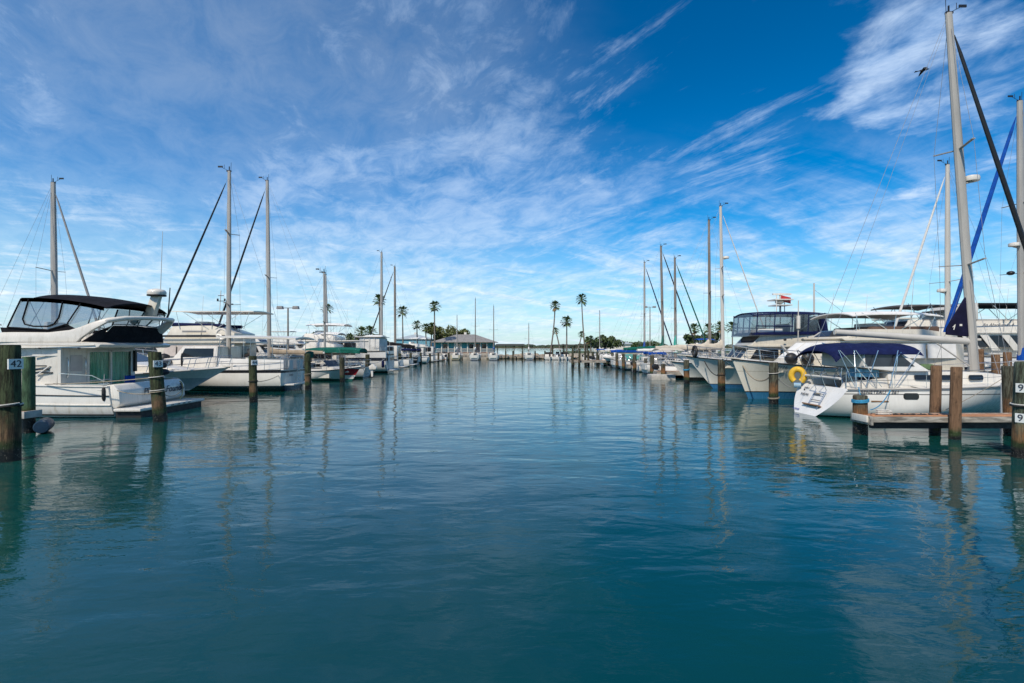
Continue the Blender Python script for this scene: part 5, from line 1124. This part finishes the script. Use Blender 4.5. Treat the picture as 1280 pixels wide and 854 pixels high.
for i, px in enumerate((715.5, 724, 735.5)): pil_px(px, 458.6-(.6*i), 434+i*2, .16, P_DARK, ('tall dark piling at the outer corner of the jutting pier','second tall dark piling on the jutting pier','third tall dark piling on the jutting pier')[i])
pier(-27.7, -15.5, 47.8, 48.8, .8, 'finger pier behind the red runabout', 'finger_pier', legs=[(-16, 48.3)])
pier(-27.7, -15.5, 64.2, 65.2, .8, 'finger pier beyond the boxy white motor yacht', 'finger_pier', legs=[(-16, 64.7)])
pier(-16, 12, 112.6, 114.2, .85, 'low dock along the breakwater where the end row of boats lies', 'dock', legs=[(x, 112.9) for x in range(-15, 13, 4)])

# --- far left boats
G_BLK = gel('black_sloop_hull', (.012,.015,.02), (.55,.55,.53), (.03,.01,.01), .12, .26, line=(.55,.55,.53), lz=(.75,.84), stain=.05)
small_boat(-17.0, 50.4, PI, 'white centre console with cream hard top at the left, beside the boxy motor yacht', L=8.5, B=2.9, ttop=WHITE, fb=(.9,.9,1.3), motorcol=WHITE)
sailboat(-14.2, 78.5, PI, 'black hulled sloop with black sail cover on the left', L=11.2, B=3.6, fb=(1.3,1.25,1.7), hm=G_BLK, xm=5.8, top=17.2, rake=0, rigkw=dict(mat=ALU, r=.16, boom=ALU, boomlen=5.2, boomz=2.9, boomrise=-.3, cover=BLACKC, coverh=.7, jib=None, spr=(.5,)), group='tall masted sloops by the palms')
sailboat(-14.0, 86.0, PI, 'sloop with dark furled headsail sloping to the left, beside the black hulled sloop', L=11.0, B=3.6, xm=5.6, top=16.2, rake=.1, rigkw=dict(mat=ALUD, r=.15, boom=ALU, boomlen=4.4, cover=NAVYC, jib=DARKSTR, jibr=.09, spr=(.55,)), group='tall masted sloops by the palms')
motoryacht(-17.6, 68.0, PI, 'small white motor cruiser between two dark pilings left of the black sloop', L=9.0, B=3.2, house=(.2,.66), hz=2.6, fly=False, rail=True)
motoryacht(-14.0, 93.0, PI, 'white cruiser with grey top in front of the light blue building', L=9.5, B=3.4, house=(.2,.7), hz=2.7, flyh=.5, top=WHITEC, topz=4.3, topx=(1.5,4.5))
motoryacht(-13.5, 100.5, PI, 'pale grey cabin cruiser, last of the left row before the boathouse', L=9.0, B=3.3, house=(.2,.7), hz=2.8, fly=False, mat=GREYW)
small_boat(-14.0, 105.5, PI, 'small skiff with dark outboard by the boathouse corner', L=5.5, B=2.1, console=True)
motoryacht(-14.2, 49.4, PI, 'white flybridge cruiser tucked left of the boxy white yacht', L=9.6, B=3.3, fb=(1.0,1.05,1.5), house=(.24,.68), hz=2.5, flyh=.55, flyx=(.26,.52), top=WHITEC, topz=4.0, topx=(2.2,4.6), raked=1.2)
motoryacht(-13.8, 64.0, PI, 'white cruiser with pale canvas between the boxy yacht and the black sloop', L=10.0, B=3.4, fb=(1.1,1.15,1.6), house=(.22,.7), hz=2.7, flyh=.55, flyx=(.26,.55), top=WHITEC, topz=4.05, topx=(2.2,4.6))
motoryacht(-14.0, 71.5, PI, 'white cruiser with dark side windows left of the black sloop', L=10.0, B=3.4, fb=(1.1,1.15,1.6), house=(.18,.7), hz=2.9, fly=False)
# across the left pier
motoryacht(-42.5, 33.0, 0, 'cruiser cut by the left edge with beige canopy on poles', L=11.5, B=3.9, house=(.15,.7), hz=2.7, flyh=.6, top=BEIGEC, topz=4.35, topx=(2,8.2), arch=False)
sailboat(-37.7, 35.2, 0, 'slender masted sloop behind the black canvas topped cruiser at far left', L=10.2, B=3.3, top=14.0, xm=6.3, rake=-.15, rigkw=dict(mat=ALU, r=.16, jib=GREYINK, jibr=.075, spr=(.52,), boom=ALU, boomlen=4.2, cover=BEIGEC, sw=1.2))
for k, (y, x, lb, kw) in enumerate(((52, -42, 'white express cruiser with pale canvas beyond the left pier, nearest of four', dict(hz=2.9, flyh=.6, top=WHITEC, topz=4.7, topx=(2,5.5))),
        (61, -42, 'white cruiser with tan canopy beyond the left pier', dict(hz=3.0, flyh=.7, top=BEIGEC, topz=4.9, topx=(1.5,5))),
        (70, -41, 'white cruiser with bare flybridge beyond the left pier', dict(hz=3.0, flyh=.7)),
        (82, -41, 'white cruiser with tall hardtop beyond the left pier, farthest of four', dict(hz=3.1, flyh=.7, top=WHITE, topz=5.2, topx=(2,6))))):
    motoryacht(x, y, 0, lb, L=11.5, B=3.9, house=(.15,.7), **kw)
sailboat(-37.5, 57.0, 0, 'ketch beyond the left pier with a royal blue awning', L=10.5, B=3.4, top=7.2, xm=6.0, rigkw=dict(mat=ALU, r=.08, boom=ALU, boomlen=4, cover=BLUEC, coverh=.5, jib=None, spr=(.5,)), bim=(BLUEC,.5,3.4,2.9))
sailboat(-22.2, 62.0, 0, 'thin masted small sloop with a palm crown behind its mast', L=8.0, B=2.8, top=11.2, xm=0.6+.5, rake=.0, rigkw=dict(mat=ALU, r=.08, boom=None, jib=None, spr=(.35,), backstay=False)) if False else None
sailboat(-16.6, 60.0, PI, 'thin grey masted sloop beside the boxy motor yacht with a palm crown behind its mast', L=8.6, B=2.8, top=11.2, xm=5.0, rake=.25, rigkw=dict(mat=ALU, r=.10, boom=ALU, boomlen=2.8, cover=WHITEC, jib=None, spr=(.30,.62), sw=.8))

# --- far right small boats
sk = small_boat(18.6, 70.0, PI, 'skiff under a teal green cover, raised on its lift', L=6.0, B=2.4, cover=TEALC, motor=False, z=.42, name='covered_skiff', cat='skiff')
lf = empty('boat_lift', (15.7, 70.0, 0), 0, 'timber lift cradle carrying the teal covered skiff', 'boat lift')
for lx in (-2.4, 2.0): MB().beam((lx,-1.7,.06),(lx,1.7,.06), .12, .12).build('cradle_beam', P_DARK, lf)
for lx in (-2.4, 2.0):
    for ly in (-1.75, 1.75): MB().tube([(lx,ly,-1),(lx,ly,1.3)], .13, 8).build('lift_post', P_DARK, lf)
gk = small_boat(15.0, 68.3, rad(190), 'grey rubber dinghy leaning beside the teal covered skiff', L=3.2, B=1.5, cover=GREYW, motor=False, z=.8, name='dinghy', cat='dinghy', fb=(.5,.5,.7))
small_boat(13.6, 56.0, 0, 'white centre console with stern to the fairway beside the reddish finger pier', L=7.2, B=2.6, ttop=WHITE, fb=(.8,.8,1.2))
small_boat(13.2, 45.9, 0, 'dark hulled open boat on the orange planked finger pier', L=6.5, B=2.4, hm=gel('dark_small_hull', (.03,.03,.04), (.02,.02,.02), (.02,.02,.02)), motorcol=DARKSTR)
HD = gel('dark_green_small_hull', (.03,.05,.05), (.02,.02,.02), (.03,.02,.02)); HC = gel('tan_small_hull', (.42,.33,.22), (.03,.03,.03), (.03,.03,.03))
for k, (y, lb, kw) in enumerate(((83.5,'centre console with pale top, first beyond the teal covered skiff',dict(ttop=WHITEC)), (88,'dark hulled open skiff, second beyond the teal covered skiff',dict()), (92.5,'tan hulled cuddy boat, third beyond the teal covered skiff',dict(cuddy=True, console=False)),
        (97,'blue topped console boat, fourth beyond the teal covered skiff',dict(ttop=BLUEC)), (101.5,'white console boat with white motor, fifth beyond the teal covered skiff',dict(motorcol=WHITE)), (106,'small tan cuddy boat farthest along the right row',dict(cuddy=True, console=False)))):
    small_boat(13.6+.3*k, y, 0, lb, L=6.6, B=2.4, hm=(None, HD, HC, HD, None, HC)[k], **kw)
for y, x, lb in ((46.8, 12.8, 'brown piling beside the dark hulled open boat'), (54, 12.9, 'brown piling left of the white centre console stern'), (59.2, 12.9, 'brown piling at the reddish finger pier'), (63.4, 13.0, 'brown piling between the two dark masted sloops'), (67.6, 13.2, 'brown piling just before the grey dinghy'), (80.5, 13.4, 'dark far piling beyond the jutting pier, nearest of three'), (86, 13.6, 'dark far piling beyond the jutting pier, middle of three'), (95, 13.6, 'dark far piling beyond the jutting pier, farthest of three')):
    piling(x, y, 1.95, .2, P_RUST if y < 70 else P_DARK, lb, n=10)
for k, (y, x, lb, kw) in enumerate(((60, 37.5, 'white cruiser beyond the right pier, nearest of three behind the sail covers', dict(hz=2.6, fly=False)), (69, 37, 'white cruiser beyond the right pier, middle of three behind the sail covers', dict(hz=2.6, fly=False)), (92, 38, 'white cruiser with blue top beyond the right pier', dict(hz=2.6, flyh=.4, top=BLUEC, topz=4.1, topx=(2,5))))):
    motoryacht(x, y, PI, lb, L=10.5, B=3.6, house=(.15,.7), **kw)

# --- the end row, sterns to us
for px, d, top, lb, kw in ((571, 109, 9.2, 'cream sloop with a short mast before the boathouse', dict(hm=gel('cream_small_hull', (.62,.55,.38), (.03,.03,.03), (.03,.03,.03)))), (594, 108.5, 12.9, 'tallest masted white sloop before the boathouse', dict()), (617, 109, 11.4, 'white sloop at the right corner of the boathouse with a blue cover', dict(b=BLUEC)), (661, 111, 7.6, 'low sloop with a bare mast before the open bay', dict()), (750, 110.5, 10.3, 'bare thin masted sloop right of the two tall palms', dict()), (806.5, 100, 15.9, 'pale thin masted sloop far down the right row', dict())):
    X = (px-640)/FPX*d
    sailboat(X, d-3.2, PI/2, lb, L=7.8, B=2.6, top=top, xm=3.6, rake=0, hm=kw.get('hm'), rails=True, rigkw=dict(mat=ALUD if px in (594,617) else ALU, r=.10, boom=ALU, boomlen=2.6, cover=kw.get('b', WHITEC), jib=None, spr=(.5,), stayr=.006), group='sloops in the end row')
for px, d, lb, kw in ((555, 108.5, 'grey inflatable skiff with dark motor at the boathouse corner', dict(L=5, motorcol=DARKSTR)), (686, 110.8, 'white cuddy boat before the leaning palm', dict(L=6, cuddy=True, console=False)), (697, 110.5, 'pale console boat with top below the middle palm', dict(L=6, ttop=WHITEC)), (706, 111, 'white boat tucked behind the jutting pier', dict(L=6, cuddy=True, console=False))):
    small_boat((px-640)/FPX*d, d-2.6, PI/2, lb, B=2.3, **kw)
for px, lb in ((632,'dock piling at the boathouse end of the breakwater'), (641,'thin dock piling on the breakwater, second from the boathouse'), (653,'thin dock piling left of the bare masted sloop'), (669,'thin dock piling right of the bare masted sloop'), (681,'thin dock piling below the leaning palm'), (691,'thin dock piling right of the leaning palm')):
    piling((px-640)/FPX*111.5, 111.5, 1.9, .16, P_RUST if px in (653,669) else P_DARK, lb, n=8)

# ================================================================== buildings on the shore
BLUEW = paint('turquoise_siding', (.05,.36,.46), .7, .15, .5, stretch=(.3,.3,8)); BLUEL = paint('light_blue_siding', (.14,.36,.48), .7, .12, .5, stretch=(.3,.3,8))
SHING = paint('brown_grey_shingle', (.24,.228,.215), .9, .25, 3, bump=.4, bscale=9); METALR = paint('pale_metal_roof', (.40,.46,.48), .5, .1, 1, stretch=(6,.4,1))
def house(x, y, w_, d_, zb, eave, ridge, label, wall, roofm, over=.8, porch=True, hipx=None, name='house', bays=9):
    o = empty(name, (x, y, zb), 0, label, 'house'); hw, hd = w_/2, d_/2; hipx = hipx if hipx is not None else d_*.55
    MB().box(-hw, hw, -hd+(1.6 if porch else 0), hd, 0, eave).build('wall', wall, o)
    r = MB(); X, Y = hw+over, hd+over
    r.add([(-X,-Y,eave-.1),(X,-Y,eave-.1),(X,Y,eave-.1),(-X,Y,eave-.1),(-X+hipx+over,0,ridge),(X-hipx-over,0,ridge),(-X,-Y,eave-.25),(X,-Y,eave-.25),(X,Y,eave-.25),(-X,Y,eave-.25)],
          [(0,1,5,4),(1,2,5),(2,3,4,5),(3,0,4),(6,7,1,0),(7,8,2,1),(8,9,3,2),(9,6,0,3),(6,9,8,7)]); rf = r.build('roof', roofm, o)
    MB().box(-.5,.1,.3,.9,ridge-.4,ridge+.55).build('vent_stack', WHITE, rf)
    fy = -hd+(1.6 if porch else 0)
    for i in range(bays):
        cx = -hw+w_*(i+.5)/bays
        if i in (3, 6): 
            MB().box(cx-.5,cx+.5,fy-.06,fy+.03,.05,2.15).build('door', WHITE if i == 3 else paint('grey_door', (.25,.22,.2), .6), o)
        elif i % 2:
            f = MB().box(cx-.6,cx+.6,fy-.05,fy+.03,.85,2.15).build('window', WHITE, o); MB().box(cx-.52,cx+.52,fy-.06,fy-.03,.92,2.08).build('pane', GLASS, f)
    if porch:
        MB().box(-hw,hw,-hd,fy,-.12,.0).build('porch_floor', PLANK, o)
        for i in range(bays+1): cx = -hw+.1+(w_-.2)*i/bays; MB().box(cx-.1,cx+.1,-hd+.05,-hd+.25,0,eave-.26).build('porch_post', WHITE, o)
        rl = MB()
        for i in range(bays):
            if i in (3, 6): continue
            a = -hw+.1+(w_-.2)*i/bays; b = a+(w_-.2)/bays; rl.box(a+.1,b-.1,-hd+.12,-hd+.18,.9,.97); rl.box(a+.1,b-.1,-hd+.12,-hd+.18,.15,.2)
            for k in range(1, 8): q = lerp(a+.1, b-.1, k/8); rl.box(q-.02,q+.02,-hd+.13,-hd+.17,.2,.9)
        rl.build('porch_railing', WHITE, o)
    return o
house((581-640)/FPX*128, 131, 14.6, 9, 1.35, 2.75, 4.6, 'low turquoise boathouse with brown hip roof and white posts', BLUEW, SHING)
house((518-640)/FPX*150, 152, 9.6, 8, 1.3, 3.9, 5.2, 'light blue shed with pale metal roof behind the left masts', BLUEL, METALR, porch=False, bays=4, over=.4)
house((764-640)/FPX*170, 172, 12, 8, 1.2, 2.7, 4.4, 'small white house half hidden by trees right of the palms', WHITE, METALR, porch=False, bays=5, over=.5)
# an open shelter on posts beside the boathouse and a bridge like deck by the palms
sh = empty('shelter', ((640)/FPX*0-.2+(-.3), 122.5, 1.2), 0, 'dark low roofed shelter at the right of the boathouse, over the breakwater', 'shelter')
MB().prism([(-3.6,1.9),(-3.2,2.25),(3.0,2.25),(3.6,1.9),(3.4,1.8),(-3.4,1.8)], 1.6).build('roof', paint('dark_roof', (.05,.06,.06), .8), sh)
for lx in (-3,-1,1,3): MB().box(lx-.08,lx+.08,-1.4,-1.24,-1,1.82).build('post', P_DARK, sh); MB().box(lx-.08,lx+.08,1.24,1.4,-1,1.82).build('post', P_DARK, sh)
pg = empty('pergola', ((712-640)/FPX*121, 121.2, .6), 0, 'dark flat roofed pergola on posts under the tall palms', 'shelter')
MB().box(-4.2,4.2,-1.5,1.5,2.5,2.72).build('roof', paint('pergola_roof', (.06,.055,.05), .8), pg)
for lx in (-4,-1.4,1.4,4):
    for ly in (-1.3,1.3): MB().box(lx-.1,lx+.1,ly-.1,ly+.1,-1,2.5).build('post', P_DARK, pg)

# ================================================================== plants
PALM = paint('palm_frond', (.075,.115,.035), .7, .35, 2); PTR = paint('palm_trunk', (.17,.15,.125), .9, .25, 2.5, bump=.4, bscale=12, stretch=(1,1,5)); DEADF = paint('dead_frond', (.17,.12,.06), .9, .2, 3)
def fan_crown(seed, R_, nf=27):
    q = random.Random(seed); m = MB(); dead = MB()
    for i in range(nf):
        el = lerp(-55, 80, (i/nf)**.8); az = i*2.39996+q.uniform(-.3,.3); tgt = dead if el < -42 else m
        d = Vector((math.cos(rad(el))*math.cos(az), math.cos(rad(el))*math.sin(az), math.sin(rad(el)))); L_ = R_*q.uniform(.42,.66)
        side_ = d.cross(Vector((0,0,1))); side_ = side_.normalized() if side_.length > .05 else Vector((1,0,0)); up = side_.cross(d)
        b = d*L_-Vector((0,0,L_*.10)); tgt.beam((0,0,0), b, .05, .04)
        for k in range(8):
            a = lerp(-1.05, 1.05, k/7); ll = R_*q.uniform(.48,.72)*(1-.30*abs(a)/1.05)
            dd = d*math.cos(a)+side_*math.sin(a); e = b+dd*ll-Vector((0,0,ll*q.uniform(.18,.42))); wd = up.cross(dd).normalized()*.06*R_
            mid = b+dd*ll*.55; tgt.add([b, mid+wd, e, mid-wd], [(0,1,2,3)])
    return m, dead
CR = {}
def palm(px, d, cy, by, R_, label, bx=None, r=.17, seed=1, gz=1.25, curve=.0):
    """crown at photo point (px, cy), trunk rising from (bx, ground)"""
    base = Vector((((bx if bx is not None else px)-640)/FPX*d, d, gz)); topp = at(px, cy, d)
    o = empty('palm_tree', base, 0, label, 'palm', 'palms along the shore'); h = topp-base
    pts = [h*(i/8)+Vector((curve*h.z*math.sin(PI*i/8), 0, 0)) for i in range(9)]
    MB().tube([Vector((0,0,-.4))]+pts, [r*1.5]+[lerp(r*1.2, r*.75, i/8) for i in range(9)], 8).build('trunk', PTR, o)
    if seed not in CR: CR[seed] = tuple(b.build(n_, mm, None, norm=False) for b, n_, mm in zip(fan_crown(seed, 1.0), ('crown','dead_fronds'), (PALM, DEADF))); first = True
    else: first = False
    for pr in CR[seed]:
        c = pr if first else pr.copy()
        if not first: COL.objects.link(c)
        c.name = pr.name.split('.')[0]; c.parent = o; c.location = h; c.scale = (R_, R_, R_); c.rotation_euler = (0, 0, px*.7)
PB = 'palm '
palm(409, 135, 386, 430, 1.75, 'tall palm whose crown shows behind a thin grey mast on the left', seed=1)
palm(474, 128, 375, 430, 1.75, 'tall straight palm left of the pair of tall left masts', bx=475, seed=2)
palm(503, 134, 389, 430, 1.75, 'palm just right of the pair of tall left masts', bx=504, seed=3)
palm(543, 122, 383, 436, 1.6, 'tallest palm above the left end of the boathouse roof', bx=543.5, seed=4)
palm(521, 140, 406, 433, 1.45, 'short palm with sparse spiky crown before the light blue shed', bx=522, seed=5)
palm(532, 140, 410, 433, 1.5, 'short bushy palm, left of two beside the boathouse trees', bx=533, seed=1)
palm(539.5, 141, 409, 433, 1.6, 'short bushy palm, right of two beside the boathouse trees', bx=539, seed=2)
palm(694, 128, 382, 436, 1.6, 'tall palm leaning right from its foot, left of the open water palms', bx=688, seed=3, curve=.015)
palm(708.5, 132, 402, 436, 1.75, 'medium straight palm between the two tallest right palms', bx=708.3, seed=4)
palm(727, 136, 374, 436, 1.75, 'tallest of the right palms, slightly bent', bx=731.5, seed=2, curve=-.008)
palm(694.8, 138, 413.5, 436, 1.05, 'small palm leaning left at the foot of the leaning tall palm', bx=701, seed=5)
palm(727, 140, 418, 436, 1.1, 'small palm leaning right at the foot of the tallest right palm', bx=721, seed=1, curve=.03)
palm(734, 132, 425, 436, 1.1, 'low bushy palm right of the tallest right palm', seed=3)
palm(738.5, 145, 424, 436, 1.2, 'low bushy palm beside the white house trees', seed=5)
for px, cy, R_, sd, lb in ((868,411,2.6,1,'palm behind the furled sails, leftmost of four far right palms'), (886,411,2.6,2,'palm half hidden by the brown mast, second of four far right palms'), (900.5,408.5,2.8,3,'palm just left of the white mast, third of four far right palms'), (915.5,409,2.8,4,'palm just right of the white mast, last of four far right palms')):
    palm(px, 205, cy, 436, R_, lb, seed=sd, r=.24)
for px, cy, R_, sd, lb in ((452,416,2.2,5,'squat palm left of the boxy motor yacht trees'), (463,415,2.2,2,'squat palm in the clump behind the boxy motor yacht')):
    palm(px, 150, cy, 436, R_, lb, seed=sd)
palm(1026.5, 260, 385.5, 436, 2.6, 'distant palm crown above the navy bridge top', seed=4) if False else None
LEAFA = paint('leaf_dark', (.055,.085,.025), .7, .55, 1.2); LEAFB = paint('leaf_olive', (.10,.115,.035), .7, .5, 1.2); BARK = paint('bark', (.13,.10,.075), .9, .3, 3)
def tree(px, d, ytop, w_, label, seed, mat=LEAFA, gz=1.25, n=2600, leaf=.34):
    q = random.Random(seed); X = (px-640)/FPX*d; top = EYE+(HZ-ytop)/FPX*d-gz; o = empty('tree', (X, d, gz), 0, label, 'tree', 'broadleaf trees along the shore')
    t_ = MB(); t_.tube([(0,0,-.3),(.05,0,top*.3),(.1,.05,top*.6)], [.28,.2,.1], 8)
    for k in range(6): a = k*1.1; t_.tube([(.03,0,top*.22),(w_*.3*math.cos(a),w_*.25*math.sin(a),top*.62)], [.13,.05], 6)
    t_.build('trunk', BARK, o)
    lobes = [(q.uniform(-.42,.42)*w_, q.uniform(-.35,.35)*w_, top*q.uniform(.38,.80), w_*q.uniform(.13,.24)) for _ in range(15)]
    m = MB()
    for i in range(n):
        lx, ly, lz, lr = q.choice(lobes); v_ = Vector((q.gauss(0,1), q.gauss(0,1), q.gauss(0,1))).normalized()*lr*q.uniform(.5,1.12)
        c = Vector((lx, ly, lz))+Vector((v_.x, v_.y, v_.z*.75)); s_ = leaf*q.uniform(.5,1.2); a = Vector((q.gauss(0,1),q.gauss(0,1),q.gauss(0,1))).normalized()*s_; b = a.cross(Vector((q.gauss(0,1),q.gauss(0,1),q.gauss(0,1)))).normalized()*s_*.6
        m.add([c-a, c+b, c+a, c-b], [(0,1,2,3)])
    m.build('crown', mat, o, norm=False, sharp=180)
tree(556, 142, 403, 8.5, 'dense dark tree behind the boathouse roof, left part', 1, LEAFB, n=3200)
tree(569, 144, 406, 7.0, 'olive tree behind the middle of the boathouse roof', 2, LEAFB, n=2600)
tree(395, 120, 417, 6.0, 'dark tree showing above the green awning on the left', 3)
tree(404, 122, 414, 5.0, 'bushy tree beside the thin left mast foot', 4)
tree(446, 130, 417, 5.5, 'dark tree clump left of the boxy motor yacht top', 5)
tree(470, 132, 416, 5.5, 'dark tree clump above the boxy motor yacht top', 6)
tree(747, 150, 421, 6.0, 'dark round tree right of the palms, left of two', 7)
tree(763, 152, 418, 7.0, 'larger dark tree right of the palms, beside the first', 8)
tree(793, 190, 428, 9, 'low dark bush line behind the blue sail bag', 9)
tree(870, 205, 417, 10, 'dark tree behind the furled headsails at right', 10, leaf=.5)
tree(884, 207, 416, 10, 'rounder dark tree behind the brown mast', 11, leaf=.5)
tree(812, 195, 430, 12, 'low hedge like tree behind the green sail cover', 12, leaf=.5)
# lamp posts
def lamp(px, d, ty, label, arms=2):
    X = (px-640)/FPX*d; zt = EYE+(HZ-ty)/FPX*d; o = empty('lamp_post', (X, d, .9), 0, label, 'lamp post', 'lamp posts over the docks'); h = zt-.9
    MB().tube([(0,0,-1),(0,0,h)], [.12,.08], 8).build('pole', paint('lamp_pole', (.20,.19,.17), .6), o); MB().beam((-.75,0,h),(.75,0,h), .07, .07).build('cross_arm', GREYINK, o)
    for sx in (-.8, .8): MB().prism([(sx-.32,h-.12),(sx-.26,h+.18),(sx+.26,h+.18),(sx+.32,h-.12)], .2).build('lamp_head', GREYINK, o, bevel=.03)
lamp(360, 52, 385, 'twin headed lamp post above the motorsailer awning'); lamp(812.5, 96, 384, 'twin headed lamp post among the right masts')
# bird and a few ropes
bd = empty('bird', at(1154, 88, 42), rad(-20), 'black bird flying beside the tall white mast top', 'bird')
bm_ = MB(); bm_.tube([(-.36,0,-.02),(-.22,0,0),(0,0,.02),(.22,0,.03),(.32,0,.05),(.42,0,.03)], [.02,.05,.10,.08,.05,.01], 8)
for sg in (1,-1):
    bm_.loft([[(x_, sg*y_, z_+dz) for x_, dz in ((c_-w2, 0),(c_, .015),(c_+w2, 0),(c_, -.015))] for y_, z_, c_, w2 in ((.05,.03,.05,.17),(.25,.12,.08,.15),(.45,.02,.02,.11),(.62,-.16,-.10,.03))])
bm_.loft([[(-.33,-.05,0),(-.33,.05,0),(-.33,.05,-.02),(-.33,-.05,-.02)],[(-.58,-.14,-.02),(-.58,.14,-.02),(-.58,.14,-.035),(-.58,-.14,-.035)]])
bm_.build('body', paint('black_plumage', (.012,.012,.014), .7), bd, sharp=60)
def px3(px, wy, z): d = EYE*FPX/(wy-HZ); return ((px-640)/FPX*d, d, z)
mooring((-15.0,19.45,1.05), px3(200.5,527,1.10), 'slack rope from the near quarter of the black topped cruiser to the leaning piling', ROPE, .018, .12)
mooring((-17.6,19.3,1.30), px3(200.5,527,1.62), 'upper rope from the cruiser flank to the leaning piling', ROPE, .018, .05)
mooring((-14.9,23.3,.9), px3(200.5,527,1.08), 'loop of rope from the far quarter of the cruiser to the leaning piling', ROPE, .018, .28)
mooring((-14.4,32.2,1.1), px3(317,503,1.0), 'slack rope from the motorsailer side to the piling with plate 44', ROPE, .018, .15)
mooring((-13.9,34.2,.95), px3(385.5,488,1.0), 'short pale rope from the motorsailer stern to the greened piling', ROPEW, .018, .05)
mooring((11.95,26.7,1.9), px3(967,505,1.45), 'deep slack rope from the cream cruiser bow to the brown piling', ROPE, .035, .62)
mooring((13.6,25.0,.75), px3(967,505,1.45), 'pale rope from the cream cruiser side to the brown piling', ROPEW, .022, .10)
mooring((12.4,33.0,1.8), px3(902,489,1.0), 'dark rope from the flared white trawler bow to its piling', ROPEK, .03, .35)
mooring((12.9,19.05,1.2), (10.95,15.95,1.0), 'blue rope from the sloop quarter to the wrapped piling', ROPEB, .016, .1)
mooring((14.0,18.95,1.1), (11.0,15.7,.78), 'blue rope ending on the finger pier beside the wrapped piling', ROPEB, .016, .15)
mooring((18.2,18.9,1.6), (12.9,15.3,.8), 'thin rope along the sloop flank to the finger pier', ROPE, .012, .05)
ck_ = MB().tube([(.05*math.sin(i*.9)+i*.035-.6, .10*math.cos(i*.8), .02+.015*math.sin(i*2)) for i in range(36)], .028, 6).build('rope_coil', ROPEK); ck_.location = (12.2, 15.5, .63); tag(ck_, 'black line lying along the end of the right finger pier', 'rope')
ck_ = MB().tube([(.22*math.cos(i*.7), .14*math.sin(i*.7), .02+.006*i) for i in range(26)], .022, 6).build('rope_coil', ROPEW); ck_.location = (11.3, 15.55, .63); tag(ck_, 'pale rope heaped beside the blue wrapped piling', 'rope')


mooring((13.4, 46.6, 1.0), (12.75, 44.0, .7), 'slack rope from the white masted sloop stern to the orange planked finger pier', ROPE, .025, .2)
mooring((13.6, 51.0, 1.0), (12.9, 54.0, 1.3), 'rope from the brown masted sloop stern to a brown piling', ROPEW, .025, .2)
mooring((13.2, 62.4, 1.0), (13.0, 63.4, 1.3), 'short rope from the teal skirted sloop to a brown piling', ROPE, .025, .1)
mooring((-13.2, 53.2, 1.5), px3(459,470,1.2), 'rope from the boxy white yacht to the dark piling on its left', ROPEW, .025, .2)
mooring((-13.0, 57.0, 1.6), px3(482,464,1.2), 'rope from the boxy white yacht to the piling on its right', ROPEW, .025, .2)
mooring((-12.7, 46.4, .9), px3(428,478,1.2), 'rope from the green awning sloop to the dark piling by the red bow', ROPE, .022, .15)
mooring((-14.2, 77.0, 1.3), px3(513.5,458,1.3), 'rope from the black hulled sloop to a dark piling', ROPEW, .03, .2)
mooring((-13.9, 30.9, 1.3), (-13.4, 28.6, 2.0), 'rope from the motorsailer bow quarter toward the grey blue cruiser bow', ROPE, .02, .2) if False else None
